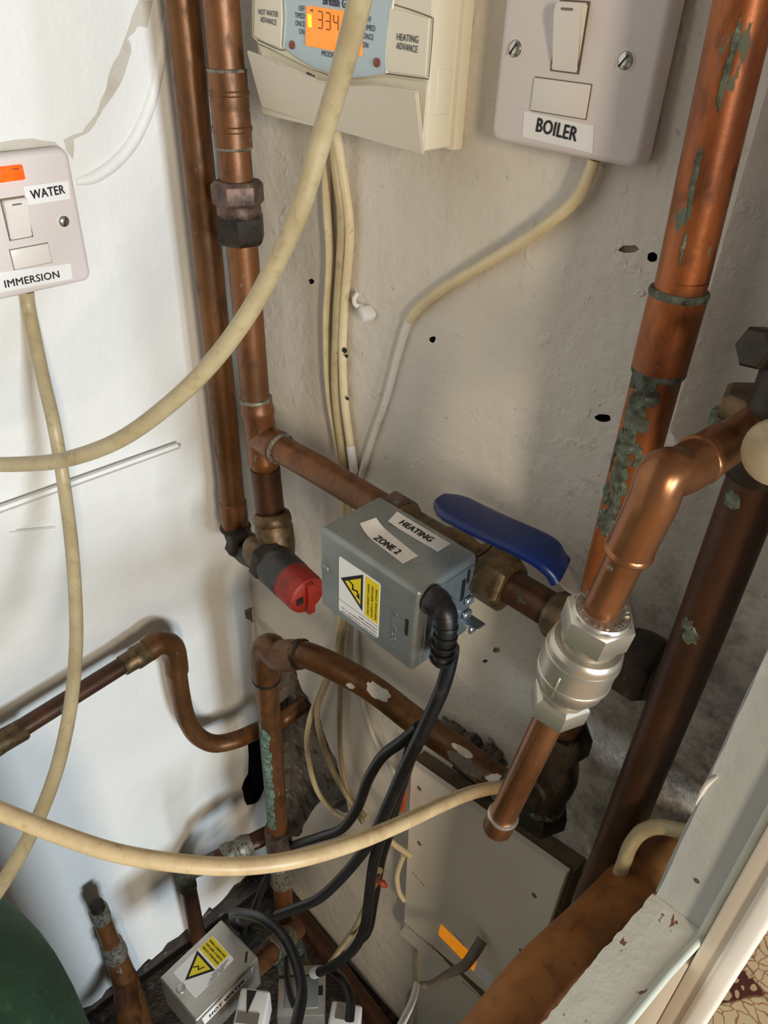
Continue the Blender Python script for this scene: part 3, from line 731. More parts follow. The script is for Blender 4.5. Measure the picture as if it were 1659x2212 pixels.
arm = [V((vx + .018, vy, zt)), at(640, 1410, y=-.072), at(700, 1430, y=-.064), at(800, 1484, y=-.046), at(900, 1560, y=-.037), at(990, 1622, y=-.034), at(1080, 1688, y=-.034), at(1170, 1735, y=-.036)]
bm = NB(); tube(bm, arm, .0114, 20, 6); obj('arm', bm, M_cu_pipe, t)
bm = NB(); tube(bm, [V((vx - .001, vy, lowz(1480))), V((vx - .001, vy, zt - .018)), V((vx + .003, vy, zt - .006)), V((vx + .011, vy, zt + .0005)), V((vx + .024, vy - .001, zt + .001)), arm[1] + (arm[2]-arm[1])*.15], .0132, 22, 8)
el = obj('elbow', bm, M_cu_pipe, t)
bm = NB(); ringbead(bm, V((vx - .001, vy, lowz(1480))), Z, .0118, .003, .0016); obj('solder_ring', bm, M_brassdk, el)
bm = NB(); ringbead(bm, arm[1] + (arm[2]-arm[1])*.15, arm[2]-arm[1], .0118, .003, .0016); obj('solder_ring', bm, M_brassdk, el)
bm = NB(); zc = lowz(1805); zd = lowz(1855)
lathe(bm, V((vx, vy, zc)), -Z, [(0, .0118), (.0004, .0150), (.004, .0155), (zc-zd-.004, .0150), (zc-zd, .0135)], 24); obj('socket', bm, M_bronze, t)
bm = NB(); lathe(bm, V((vx, vy, zd + .004)), -Z, [(0, .0128), (.02, .0132), (.024, .0150), (.030, .0150), (.034, .0132), (.058, .0132), (.062, .0145), (.068, .0145), (.070, .0118)], 24)
obj('coupling', bm, M_solder, t)
bm = NB(); tube(bm, [V((vx, vy, lowz(1950))), V((vx + .001, vy, lowz(2060)))], .0112, 18, 1)
lathe(bm, V((vx, vy, lowz(2000))), -Z, [(0, .0118), (.002, .0135), (.05, .0135), (.052, .0118)], 20); obj('lower_leg', bm, M_cu, t)
bm = NB(); zq = lowz(2040); lathe(bm, V((vx + .012, vy - .004, zq)), -Z, [(0, .012), (.004, .0175), (.02, .018), (.03, .021), (.05, .019), (.06, .015)], 20); obj('green_union', bm, M_green, t)
bm = NB(); hexnut(bm, V((vx + .03, vy - .004, zq - .02)), V((1, -.2, 0)), .018, .012, .2); obj('side_nut', bm, M_brass, t)
# white paint and scale lying over the arm
r_ = random.Random(21); AP = spline(arm, 6)
def arm_patch(px, py, hl, ha, m, nm, up=.6):
    q = at(px, py, y=-.05); k = min(range(len(AP)-1), key=lambda i: (AP[i] - q).length)
    bm = NB(); patch(bm, AP[max(k-1, 0)], AP[k+1], .0114, .5, (0, -1, up), hl, ha, r_, .0007, 22, .78); obj(nm, bm, m, t)
arm_patch(822, 1470, .013, .55, M_cabpaint, 'paint_patch', 1.6)
arm_patch(770, 1462, .004, .25, M_cabpaint, 'paint_patch', .3)
arm_patch(1050, 1648, .014, .5, M_cabpaint, 'paint_patch', 1.3)
arm_patch(985, 1600, .012, .3, M_cabpaint, 'paint_patch', 2.2)
arm_patch(1000, 1640, .02, .6, M_rubble, 'scale_crust', .5)
arm_patch(1060, 1690, .012, .6, M_rubble, 'scale_crust', .1)

# plaster ledge lumps above the arm
r_ = random.Random(11)
bm = NB()
for k in range(34):
    f_ = r_.random(); q = at(935 + 150*f_, 1552 + 96*f_, y=-.004)
    ax_ = V((r_.uniform(-1, 1), r_.uniform(-.3, .3), r_.uniform(-1, 1))).normalized(); bx_ = ax_.cross(Y).normalized(); cx_ = ax_.cross(bx_)
    box(bm, q + V((0, r_.uniform(-.002, .004), r_.uniform(-.006, .005))), (r_.uniform(.003, .020), r_.uniform(.003, .009), r_.uniform(.004, .012)), (ax_, bx_, cx_), .0012, 1)
struct('trim_mortar', bm, M_rubble)

# S-bend pipe on left wall
sx = .030
t = thing('copper_pipe', at(395, 1500, x=sx), 'narrow copper pipe running level on the left wall then dropping in a swan-neck bend', 'pipe')
lz0 = at(180, 1500, x=sx).z
bm = NB(); tube(bm, [V((sx, -.42, lz0 - .002)), V((sx, at(20, 1590, x=sx).y, lz0)), at(300, 1415, x=sx)], .0082, 18, 1); obj('tube', bm, M_cu_dark, t)
bm = NB(); a_ = at(262, 1440, x=sx); b_ = at(325, 1402, x=sx); lathe(bm, a_, b_ - a_, [(0, .0080), (.001, .0098), (.012, .0100), (.014, .0114), (.018, .0112), ((b_-a_).length, .0108)], 18); obj('coupling', bm, M_brass, t)
bm = NB(); bend = [at(318, 1405, x=sx), at(345, 1388, x=sx), at(372, 1398, x=sx), at(380, 1430, x=sx), at(382, 1450, x=sx)]
tube(bm, bend, .0116, 18, 6); obj('elbow', bm, M_cu_pipe, t)
bm = NB(); drop = [at(381, 1440, x=sx), at(390, 1500, x=sx), at(402, 1550, x=sx), at(425, 1588, x=sx + .004), at(462, 1606, x=sx + .010), at(510, 1598, x=sx + .018), at(556, 1578, x=sx + .022), at(610, 1555, d=.90), at(664, 1512, d=.90)]
tube(bm, drop, .0098, 18, 8); obj('drop_tube', bm, M_cu_pipe, t)
bm = NB(); q = at(15, 1595, x=sx); lathe(bm, q, V((0, -1, 0)), [(-.016, .0085), (-.014, .0098), (.004, .0100), (.012, .0108), (.03, .0108)], 18); tube(bm, [q - Y*.012, q - Y*.014 + Z*.012, q - Y*.014 + Z*.04], .0085, 14, 4); obj('end_fitting', bm, M_brass, t)

# capped stub at lower left
st = at(207, 1950, y=-.254); sb = V((st.x + .012, -.252, .03))
st.z -= .002; dd = (sb - st).normalized()
t = thing('air_vent_stub', sb.copy(), 'stubby upright copper pipe with crusted brass cap, beside the green tank', 'pipe')
bm = NB(); lathe(bm, st, dd, [(0, .006), (.001, .0078), (.010, .0080), (.011, .0085)], 16); obj('cap', bm, M_brassdk, t)
bm = NB(); lathe(bm, st + dd*.009, dd, [(0, .0075), (.002, .0105), (.016, .0108), (.022, .0100)], 18); obj('collar', bm, M_solder, t)
bm = NB(); tube(bm, [st + dd*.02, st + dd*.085], .0098, 18, 1); obj('tube', bm, M_cu, t)
bm = NB(); lathe(bm, st + dd*.082, dd, [(0, .010), (.002, .0128), (.012, .0130), (.016, .0142), (.026, .0142), (.030, .0126)], 20); obj('union', bm, M_solder, t)
bm = NB(); lathe(bm, st + dd*.108, dd, [(0, .0125), (.05, .0140), (.06, .015), (.25, .015)], 20)
q = st + dd*.165; lathe(bm, q, V((.75, -.35, -.15)), [(0, .014), (.03, .014), (.034, .0158), (.042, .0158), (.046, .014), (.12, .014)], 20); obj('tee', bm, M_cu, t)

# verdigris elbow pipe on left, lower
g1_ = at(400, 1888, y=-.150); g2_ = at(432, 2045, y=-.148)
t = thing('copper_pipe', V((g1_.x, -.15, g2_.z)), 'green-stained pipe elbow low on the left wall, just behind the lower metal box', 'pipe')
hz1 = at(470, 1855, y=-.125); hz2 = at(560, 1812, y=-.075); hz3 = at(600, 1790, y=-.03)
bm = NB(); tube(bm, [g1_ + V((0, 0, -.012)), g2_, g2_ + V((0, 0, -.15))], .0102, 18, 1); obj('leg', bm, M_cu_dark, t)
bm = NB(); tube(bm, [g1_ + V((0, 0, -.03)), g1_ + V((0, 0, -.008)), g1_ + V((.003, .004, .003)), g1_.lerp(hz1, .35) + V((0, 0, .003)), g1_.lerp(hz1, .6)], .0112, 18, 6); obj('elbow', bm, M_green, t)
bm = NB(); tube(bm, [g1_.lerp(hz1, .5), hz1, hz2, hz3], .0104, 18, 1); obj('arm', bm, M_cu_dark, t)
bm = NB(); dh = (hz2 - hz1).normalized()
for f_ in (.1, .45): lathe(bm, hz1.lerp(hz2, f_), dh, [(0, .0108), (.002, .0132), (.010, .0136), (.013, .0124), (.018, .0112)], 18)
obj('coupling', bm, M_solder, t)

# big waxy pipe under the sill
bz = .712
pts = [at(px, py, z=bz) for px, py in ((1452, 1830), (1387, 1898), (1283, 2006), (1164, 2121), (1061, 2253))]
pts.append(pts[-1] + (pts[-1]-pts[-2])*1.5)
t = thing('copper_pipe', pts[2].copy(), 'thick ochre-brown pipe running level beside the white door sill', 'pipe')
bm = NB(); tube(bm, pts, .0168, 28, 4); obj('tube', bm, M_cu_fat, t)
# pipe lying along foot of back wall
a_ = at(655, 1925, z=.035); b_ = at(850, 2255, z=.035); a_.y = -.014
t = thing('foot_pipe', a_.copy(), 'thin dark brown pipe lying along the foot of the back wall', 'pipe')
bm = NB(); tube(bm, [a_ - (b_-a_)*.2 + V((0, .004, 0)), a_, b_, b_ + (b_-a_)*.4], .0125, 18, 1); obj('tube', bm, M_cu_dark, t)

# ------------------------------------------------------------------ fused switches
def screw(parent, c, n, ang=0.6):
    n = V(n); u, v = frame(n)
    bm = NB(); lathe(bm, V(c) - n*.0006, n, [(0, .0036), (.0012, .0036), (.0020, .0028), (.0024, .0014), (.0024, .0004)], 20); s_ = obj('screw', bm, M_screw, parent)
    d = u*math.cos(ang) + v*math.sin(ang)
    bm = NB(); box(bm, V(c) + n*.0016, (.0058, .0008, .0008), (d, n.cross(d), n)); obj('slot', bm, M_ink, s_)
# BOILER
by = -.013
t = thing('fused_switch', V((.3145, 0, 1.0885)), 'white wall switch plate with a BOILER sticker under its fuse cover', 'switch')
bm = NB(); rplate(bm, V((.3145, 0, 1.1325)), X, Z, -Y, .080, .080, .006, .004); obj('back_box', bm, M_dusty, t)
bm = NB(); rplate(bm, V((.3145, -.004, 1.1325)), X, Z, -Y, .0868, .0868, .009, .0062, .0035); obj('plate', bm, M_plate, t)
pl = dict(y=by)
for p in ((1113, 105), (1351, 131)):
    c = at(*p, **pl)
    bm = NB(); lathe(bm, c + Y*.0008, -Y, [(0, .0046), (.0010, .0046), (.0011, .0040), (.0004, .0038)], 20); obj('screw_recess', bm, M_rock, t)
    screw(t, c, -Y, .9)
tl, tr, bl, br = at(1196, 8, **pl), at(1262, 14, **pl), at(1194, 150, **pl), at(1247, 154, **pl)
bm = NB(); w_ = .0145; xc = (bl.x + br.x)/2; zb_ = bl.z; zt_ = at(1225, 4, y=by - .004).z
prism(bm, [(xc - w_/2, by, zb_), (xc - w_/2, by - .0008, zb_), (xc - w_/2, by - .0058, zt_ - .004), (xc - w_/2, by - .0050, zt_), (xc - w_/2, by, zt_)], (w_, 0, 0))
bmesh.ops.bevel(bm, geom=list(bm.edges), offset=.0007, segments=2, affect='EDGES'); rk = obj('rocker', bm, M_rock, t)
bm = NB(); box(bm, (xc, by - .0001, (zb_ + zt_)/2), (w_ + .0014, .0004, zt_ - zb_ + .0014)); obj('rocker_gap', bm, M_seam, t)
bm = NB(); box(bm, (xc, by - .0056, zt_ - .0026), (.006, .0004, .0010)); obj('rocker_mark', bm, M_print, rk)
fc = [at(*p, **pl) for p in ((1158, 167), (1278, 185), (1147, 237), (1266, 256))]; cx = sum((q.x for q in fc))/4; cz = sum((q.z for q in fc))/4
fw_ = (fc[1]-fc[0]).length; fh_ = (fc[2]-fc[0]).length
bm = NB(); box(bm, (cx, by - .0001, cz), (fw_ + .0008, .0004, fh_ + .0008)); obj('fuse_gap', bm, M_seam, t)
bm = NB(); box(bm, (cx, by - .0004, cz), (fw_, .0016, fh_), None, .0004, 2); obj('fuse_cover', bm, M_rock, t)
bm = NB(); pxplate(bm, [(1133, 239), (1129, 295), (1280, 331), (1283, 272)], pl, .00025, .0001); lb = obj('sticker', bm, M_lab, t, label='white sticker reading BOILER')
bm = NB(); pxtext(bm, 'BOILER', (1159, 283), (1245, 305), pl, .0063, .018); obj('lettering', bm, M_ink, lb)

# IMMERSION WATER
ix = .0125
t = thing('fused_switch', V((0, -.163, .971)), 'white wall switch plate with an orange neon and WATER and IMMERSION stickers', 'switch')
yc, zc_ = -.1638, 1.0142
bm = NB(); rplate(bm, V((0, yc, zc_)), Y, Z, X, .080, .080, .006, .004); obj('back_box', bm, M_dusty, t)
bm = NB(); rplate(bm, V((.0035, yc, zc_)), Y, Z, X, .0868, .0868, .009, .0062, .0035); obj('plate', bm, M_plate, t)
pl = dict(x=ix)
c = at(138, 478, **pl); bm = NB(); lathe(bm, c - X*.0008, X, [(0, .0046), (.0010, .0046), (.0011, .0040), (.0004, .0038)], 20); obj('screw_recess', bm, M_rock, t); screw(t, c, X, 1.2)
c2 = V((ix, 2*yc - c.y, c.z)); bm = NB(); lathe(bm, c2 - X*.0008, X, [(0, .0046), (.0010, .0046), (.0011, .0040), (.0004, .0038)], 20); obj('screw_recess', bm, M_rock, t); screw(t, c2, X, .4)
q0, q1 = at(46, 354, **pl), at(46, 388, **pl); h_ = q0.z - q1.z; w_ = .019
bm = NB(); box(bm, (ix + .0006, q0.y - w_/2, (q0.z+q1.z)/2), (.0036, w_, h_), None, .0012, 3); nn = obj('neon', bm, M_neon, t)
bm = NB(); box(bm, (ix + .0024, q0.y - .005, q0.z - .002), (.0003, .004, .0007)); obj('neon_mark', bm, M_led, nn)
q0, q1 = at(56, 424, **pl), at(66, 510, **pl); w_ = .0145; y1_ = q1.y + .001; zt_ = q0.z; zb_ = q1.z
bm = NB(); prism(bm, [(ix, y1_, zb_), (ix + .0008, y1_, zb_), (ix + .0058, y1_, zt_ - .004), (ix + .005, y1_, zt_), (ix, y1_, zt_)], (0, -w_, 0))
bmesh.ops.bevel(bm, geom=list(bm.edges), offset=.0007, segments=2, affect='EDGES'); rk = obj('rocker', bm, M_rock, t)
bm = NB(); box(bm, (ix + .0001, y1_ - w_/2, (zb_+zt_)/2), (.0004, w_ + .0014, zt_ - zb_ + .0014)); obj('rocker_gap', bm, M_seam, t)
bm = NB(); box(bm, (ix + .0056, y1_ - w_*.5, zt_ - .0026), (.0004, .006, .0010)); obj('rocker_mark', bm, M_print, rk)
q0, q1 = at(102, 525, **pl), at(110, 566, **pl); fw_ = .0255
bm = NB(); box(bm, (ix + .0001, q1.y - fw_/2 + .0003, (q0.z+q1.z)/2), (.0004, fw_ + .0008, q0.z - q1.z + .0008)); obj('fuse_gap', bm, M_seam, t)
bm = NB(); box(bm, (ix + .0004, q1.y - fw_/2 + .0003, (q0.z+q1.z)/2), (.0016, fw_, q0.z - q1.z), None, .0004, 2); obj('fuse_cover', bm, M_rock, t)
bm = NB(); pxplate(bm, [(50, 403), (60, 443), (152, 429), (147, 390)], pl, .00025, .0001); lb = obj('sticker', bm, M_lab, t, label='white sticker reading WATER')
bm = NB(); pxtext(bm, 'WATER', (68, 430), (140, 417), pl, .0056, .018); obj('lettering', bm, M_ink, lb)
bm = NB(); pxplate(bm, [(-18, 590), (-14, 634), (156, 602), (152, 569)], pl, .00025, .0001); lb = obj('sticker', bm, M_lab, t, label='white sticker reading IMMERSION')
bm = NB(); pxtext(bm, 'IMMERSION', (11, 621), (128, 599), pl, .0050, .014); obj('lettering', bm, M_ink, lb)

# ------------------------------------------------------------------ heating programmer
fy = -.028
t = thing('heating_programmer', V((.17, 0, 1.075)), 'cream heating timer with an orange lit display and HEATING ADVANCE button', 'timer')
xl, xr = .0965, .2402
zbt = 1.0805
bm = NB(); box(bm, ((xl + xr)/2, fy/2, (zbt + 1.20)/2), (xr - xl, -fy, 1.20 - zbt), None, .0016, 3); obj('body', bm, M_prog, t)
bm = NB(); box(bm, ((xl+xr)/2, -.004, (zbt + 1.20)/2), (xr - xl + .006, .008, 1.20 - zbt + .002), None, .001, 2); obj('back_plate', bm, M_prog, t)
pl = dict(y=fy - .0012)
def px2(p, y): q = at(*p, y=y); return q
# raised front fascia bordered by wavy lower edge
fp = [(556, -40), (553, 20), (553, 78), (566, 92), (600, 108), (640, 128), (680, 148), (712, 158), (760, 168), (800, 164), (838, 158), (880, 163), (928, 170), (940, 40), (944, -40)]
bm = NB(); prism(bm, [at(*p, y=fy) for p in fp], (0, -.0030, 0)); obj('fascia', bm, M_prog, t)
ff = fy - .0032
bp_ = [(612, -40), (616, 0), (618, 40), (614, 100), (645, 124), (680, 146), (715, 158), (760, 168), (800, 164), (836, 158), (836, 120), (840, 60), (850, 10), (856, -40)]
bm = NB(); prism(bm, [at(*p, y=ff + .0002) for p in bp_], (0, -.0012, 0)); obj('blue_panel', bm, M_blue, t)
for r_e, pts_ in ((.0005, ((613, -40), (617, 0), (619, 40), (614, 102))), (.0006, ((856, -40), (848, 15), (839, 60), (835, 120), (836, 158)))):
    bm = NB(); tube(bm, [at(*p, y=ff - .0006) for p in pts_], r_e, 8, 4); obj('panel_edge', bm, M_gloss, t)
for pts_ in (((556, 86), (600, 106), (616, 108)), ((836, 159), (880, 165), (926, 171)), ((852, 10), (890, 22), (934, 38)), ((936, 38), (933, 90), (926, 168))):
    bm = NB(); tube(bm, [at(*p, y=ff) for p in pts_], .00028, 8, 4); obj('seam', bm, M_seam, t)
# advance buttons slightly proud
bm = NB(); prism(bm, [at(*p, y=ff + .0004) for p in ((846, 18), (890, 28), (930, 40), (922, 164), (880, 159), (841, 153), (840, 100))], (0, -.0016, 0)); bt = obj('advance_button', bm, M_prog, t)
bm = NB(); pl = dict(y=ff - .0012)
pxtext(bm, 'HEATING', (858, 86), (904, 93), pl, .0031, .006, .0004); pxtext(bm, 'ADVANCE', (857, 105), (902, 114), pl, .0031, .006, .0004); obj('lettering', bm, M_inkb, bt)
bm = NB(); prism(bm, [at(*p, y=ff + .0004) for p in ((556, -30), (553, 76), (580, 92), (610, 103), (613, 40), (611, -30))], (0, -.0016, 0)); bt = obj('advance_button', bm, M_prog, t)
bm = NB(); pxtext(bm, 'HOT WATER', (560, 31), (602, 37), pl, .0029, .006, .0004); pxtext(bm, 'ADVANCE', (564, 47), (598, 55), pl, .0029, .006, .0004); obj('lettering', bm, M_inkb, bt)
pl = dict(y=ff - .0010)
bm = NB(); pxplate(bm, [(664, 12), (662, 98), (782, 121), (786, 30)], pl, .0008); lc = obj('display', bm, M_lcd, t)
bm = NB(); pxplate(bm, [(667, 30), (669, 58), (676, 59), (675, 31)], pl, .0003, .0008); obj('display_lamp', bm, M_lcdhot, lc)
def seg7(bm, dgt, x0, y0, w, h, pl, lift):
    on = {'3': 'abgcd', '4': 'fgbc'}[dgt]
    sk = lambda fx, fy_: (x0 + w*fx + 0.02*h*0, y0 + h*fy_ + w*fx*.18)
    segs = dict(a=((.1, 0), (.9, 0)), b=((.95, .05), (.95, .47)), c=((.95, .53), (.95, .95)), d=((.1, 1), (.9, 1)), e=((.05, .53), (.05, .95)), f=((.05, .05), (.05, .47)), g=((.1, .5), (.9, .5)))
    for s_ in on:
        (ax_, ay_), (bx_, by_) = segs[s_]
        p, q = at(*sk(ax_, ay_), **pl), at(*sk(bx_, by_), **pl)
        d = (q-p).normalized(); box(bm, (p+q)/2 - Y*lift, ((q-p).length, .0006, .0002), (d, Y.cross(d), Y))
bm = NB()
for i, dg in enumerate('334'): seg7(bm, dg, 689 + 17*i, 24 + 3*i, 11, 36, pl, .0010)
pxplate(bm, [(672, 22), (678, 19), (679, 26)], pl, .0002, .0009); pxplate(bm, [(776, 58), (782, 55), (781, 63)], pl, .0002, .0009); obj('digits', bm, M_lcdseg, lc)
bm = NB()
for s_, a_, b_ in (('OFF', (646, 23), (658, 25)), ('TIMED', (638, 38), (659, 41)), ('ONCE', (639, 55), (659, 58)), ('ON', (647, 73), (658, 75)),
                   ('OFF', (787, 47), (802, 49)), ('TIMED', (786, 64), (811, 68)), ('ONCE', (785, 83), (807, 87)), ('ON', (784, 102), (796, 104))):
    pxtext(bm, s_, a_, b_, pl, .0027, .004, .0003)
pxtext(bm, 'MODE', (696, 120), (722, 125), pl, .0027, .006, .0003); pxtext(bm, 'British Gas', (699, 9), (760, 20), pl, .0045, .02, .0003)
obj('lettering', bm, M_inkb, t)
for p in ((632, 97), (815, 135)):
    bm = NB(); lathe(bm, at(*p, **pl), -Y, [(0, .0022), (.0008, .0022), (.0014, .0014), (.0014, .0002)], 14); obj('indicator', bm, M_led, t)
# lower skirt with slot pips, then tilted flap
bm = NB(); sp = [(560, 96), (612, 116), (650, 136), (712, 164), (760, 173), (836, 166), (926, 178), (914, 320), (600, 200)]
prism(bm, [at(*p, y=fy) for p in sp], (0, -.0012, 0)); sk_ = obj('skirt', bm, M_prog, t)
bm = NB(); pl = dict(y=fy - .0014); pxtext(bm, 'SET T', (663, 168), (679, 176), pl, .0034, .02, .0003); obj('lettering', bm, M_inkb, sk_)
bm = NB()
f1 = [at(538, 107, y=-.040), at(600, 133, y=-.041), at(690, 176, y=-.042), at(745, 184, y=-.042), at(820, 181, y=-.041), at(905, 195, y=-.040)]
f2 = [at(570, 228, y=-.029), at(640, 249, y=-.029), at(725, 274, y=-.029), at(780, 291, y=-.029), at(850, 311, y=-.029), at(919, 331, y=-.029)]
nrm = (f1[-1]-f1[0]).cross(f2[0]-f1[0]).normalized()
if nrm.y > 0: nrm = -nrm
prism(bm, f1 + f2[::-1], nrm*.0022); bmesh.ops.bevel(bm, geom=list(bm.edges), offset=.0006, segments=2, affect='EDGES')
obj('flap', bm, M_progw, t)
bm = NB(); box(bm, (xr - .0005, fy/2 - .002, at(945, 200, x=xr).z), (.002, .012, .022), None, .0009, 3); obj('side_catch', bm, M_prog, t)

# ------------------------------------------------------------------ grey valve head HEATING ZONE 2
bx0, bx1, by0, by1, bz1 = .2395, .3270, -.1062, -.0515, .8690
bz0 = .803
t = thing('motor_valve_head', V(((bx0+bx1)/2, (by0+by1)/2, bz0)), 'grey metal valve box labelled HEATING ZONE 2 with a warning sticker', 'valve box')
bm = NB(); T_ = .0012
def rbox(bm, c, s, bev): box(bm, c, s, None, bev, 3)
rbox(bm, ((bx0+bx1)/2 - .0004, (by0+by1)/2, (bz0+bz1)/2), (bx1-bx0 - .0008, by1-by0, bz1-bz0), .0036); obj('cover', bm, M_galv, t)
bm = NB(); box(bm, (bx1 - .0004, (by0+by1)/2 + .002, (bz0+bz1)/2 - .001), (.0012, by1-by0 - .012, bz1-bz0 - .010), None, .0004, 1); ep = obj('end_plate', bm, M_zinc, t)
pe = dict(x=bx1 + .0004)
for px, py, w_, h_ in ((1000, 1275, .003, .017), (1012, 1245, .002, .010)):
    bm = NB(); box(bm, at(px, py, **pe), (.0006, w_, h_)); obj('slot', bm, M_ink, ep)
bm = NB()
for k, (px, py) in enumerate(((1010, 1295), (1005, 1325), (1018, 1355))):
    q = at(px, py, **pe); box(bm, q + X*.0015, (.003, .008, .006), None, .001, 1)
q = at(1010, 1330, **pe); box(bm, q + X*.006 + Y*-.002, (.014, .009, .0012), None, .0003, 1); obj('manual_lever', bm, M_zinc, ep)
bm = NB(); q = at(930, 1293, **pe)
lathe(bm, q, X, [(0, .0085), (.001, .0092), (.006, .0090), (.010, .0078)], 20)
gp = [q + X*.006, q + V((.012, -.001, -.002)), q + V((.016, -.003, -.012)), q + V((.017, -.005, -.024)), q + V((.0172, -.006, -.034))]
tube(bm, gp, [.0074, .0074, .0066, .0056, .0052], 16, 6)
P_ = spline(gp, 6)
for i in range(8, len(P_), 3): lathe(bm, P_[i], (P_[min(i+1, len(P_)-1)] - P_[i-1]), [(-.0011, .0056), (-.0008, .0074), (.0008, .0074), (.0011, .0056)], 16)
obj('cable_gland', bm, M_blk, t); gland_end = gp[-1]
# front face stickers
pf = dict(y=by0)
qs = [at(*p, **pf) for p in ((733, 1200), (727, 1312), (817, 1380), (828, 1258))]
ux0, ux1 = qs[0].x, qs[2].x; uz1 = qs[0].z; uz0 = (qs[1].z + qs[2].z)/2
bm = NB(); rplate(bm, V(((ux0+ux1)/2, by0, (uz0+uz1)/2)), X, Z, -Y, ux1-ux0, uz1-uz0, .0003, .002); ws = obj('warning_sticker', bm, M_lab, t, label='white and yellow electrical warning sticker')
wf = lambda a, b_, l: V((ux0 + (ux1-ux0)*a, by0 - l, uz0 + (uz1-uz0)*b_))
bm = NB(); prism(bm, [wf(.66, .26, .0003), wf(.985, .26, .0003), wf(.985, .97, .0003), wf(.66, .97, .0003)], (0, -.0001, 0)); obj('yellow_band', bm, M_yel, ws)
bm = NB(); prism(bm, [wf(.05, .63, .0003), wf(.60, .30, .0003), wf(.60, .96, .0003)], (0, -.0001, 0)); obj('triangle_border', bm, M_ink, ws)
bm = NB(); prism(bm, [wf(.16, .63, .0004), wf(.55, .39, .0004), wf(.55, .87, .0004)], (0, -.0001, 0)); obj('triangle_fill', bm, M_yel, ws)
bm = NB()
def bar(bm, a, b_, w, n, l):
    d = (b_-a).normalized(); box(bm, (a+b_)/2 + n*l, ((b_-a).length + w, w, .0001), (d, n.cross(d), n))
for a_, b_ in (((.24, .70), (.36, .66)), ((.36, .66), (.36, .58)), ((.36, .58), (.47, .60)), ((.47, .60), (.50, .52))): bar(bm, wf(*a_, .0005), wf(*b_, .0005), .0012, -Y, .0001)
prism(bm, [wf(.52, .58, .0006), wf(.45, .50, .0006), wf(.54, .48, .0006)], (0, -.0001, 0)); obj('lightning_bolt', bm, M_ink, ws)
bm = NB()
for i, s_ in enumerate(('DISCONNECT MAINS', 'SUPPLY BEFORE', 'REMOVING COVER')):
    text(bm, s_, wf(.76 + .095*i, .32, .0004), Z, -X, (uz1-uz0)*.55, .0015, .02, .0002, -Y)
for i, s_ in enumerate(('HONEYWELL MOTECHNIKAI KFT', 'NAGYKANIZSA GOZBAI GY. U. 127', 'HUNGARY 8800')):
    text(bm, s_, wf(.97, .045 + .06*i, .0003), -X, -Z, (ux1-ux0)*(.9 if i < 2 else .45), .0012, .01, .0002, -Y)
bar(bm, wf(.0, .22, .0003), wf(1, .22, .0003), .0002, -Y, .0001)
obj('lettering', bm, M_ink, ws)
bm = NB(); q = at(702, 1228, **pf); lathe(bm, q, -Y, [(0, .0036), (.0006, .0034), (.0012, .0022), (.0013, .0002)], 18); obj('rivet', bm, M_galv, t)
bm = NB(); q = at(879, 1355, **pf); box(bm, q - Y*.0002, (.0022, .0005, .0125)); obj('front_slot', bm, M_ink, t)
bm = NB(); qa, qb = at(846, 1395, **pf), at(860, 1283, **pf); text(bm, 'Honeywell', V((qa.x + .003, by0, qa.z)), Z, -X, .032, .0056, 0, .0, -Y, 1, .07); obj('embossed_name', bm, M_zinc, t)
# top labels
pt = dict(z=bz1)
def strip(name, cs, txt, a_, b_, curl, lab):
    p = [at(*c, **pt) for c in cs]   # left-near, left-far, right-far, right-near
    bm = NB(); n = 10; rows = []
    for i in range(n+1):
        f_ = i/n; l = curl*max(0, 1 - f_/.3)**2
        rows.append([bm.verts.new(p[0].lerp(p[3], f_) + Z*(.0002 + l*1.4)), bm.verts.new(p[1].lerp(p[2], f_) + Z*(.0002 + l*.8))])
    for i in range(n): bm.faces.new((rows[i][0], rows[i+1][0], rows[i+1][1], rows[i][1]))
    r = bmesh.ops.extrude_face_region(bm, geom=list(bm.faces))
    for v in r['geom']:
        if isinstance(v, bmesh.types.BMVert): v.co += Z*.0002
    lb = obj('sticker', bm, M_labw, t, label=lab)
    bm = NB(); pxtext(bm, txt, a_, b_, pt, .0054, .026, .0006); obj('lettering', bm, M_ink, lb)
strip('zone', [(777, 1147), (812, 1128), (902, 1201), (870, 1218)], 'ZONE 2', (806, 1165), (856, 1199), .004, 'white sticker with curled end reading ZONE 2')
strip('heating', [(838, 1129), (858, 1107), (973, 1175), (945, 1192)], 'HEATING', (861, 1132), (927, 1172), .0006, 'white sticker reading HEATING')
bm = NB()
for p in ((875, 1240), (970, 1196), (733, 1150)): lathe(bm, at(*p, **pt), Z, [(0, .0006), (.0003, .0004)], 8)
obj('pimple', bm, M_galv, t)

# ------------------------------------------------------------------ lower metal head HOT WATER
hz_ = .300
o0, o1, o2, o3 = at(345, 2112, z=hz_), at(480, 1984, z=hz_), at(560, 2062, z=hz_), at(418, 2214, z=hz_)
uY = (o1 - o0).normalized(); uX = uY.cross(Z); wy = (o1-o0).length; wx = (o2-o1).length + .002; hc = (o0+o1+o2+o3)/4
t = thing('motor_valve_head', hc - Z*.06, 'bright metal valve box labelled HOT WATER near the bottom left', 'valve box')
bm = NB(); box(bm, hc - Z*.030, (wx, wy, .060), (uX, uY, Z), .0022, 3); obj('cover', bm, M_alu, t)
hf = lambda a, b_, l=.0002: o0 + uX*wx*a + uY*wy*b_ + Z*l - uX*.001
bm = NB(); rplate(bm, hf(.42, .46, 0), uX, uY, Z, wx*.60, wy*.62, .0003, .002); ws = obj('warning_sticker', bm, M_lab, t, label='white and yellow electrical warning sticker')
bm = NB(); prism(bm, [hf(.13, .55, .0003), hf(.60, .55, .0003), hf(.60, .76, .0003), hf(.13, .76, .0003)], (0, 0, .0001)); obj('yellow_band', bm, M_yel, ws)
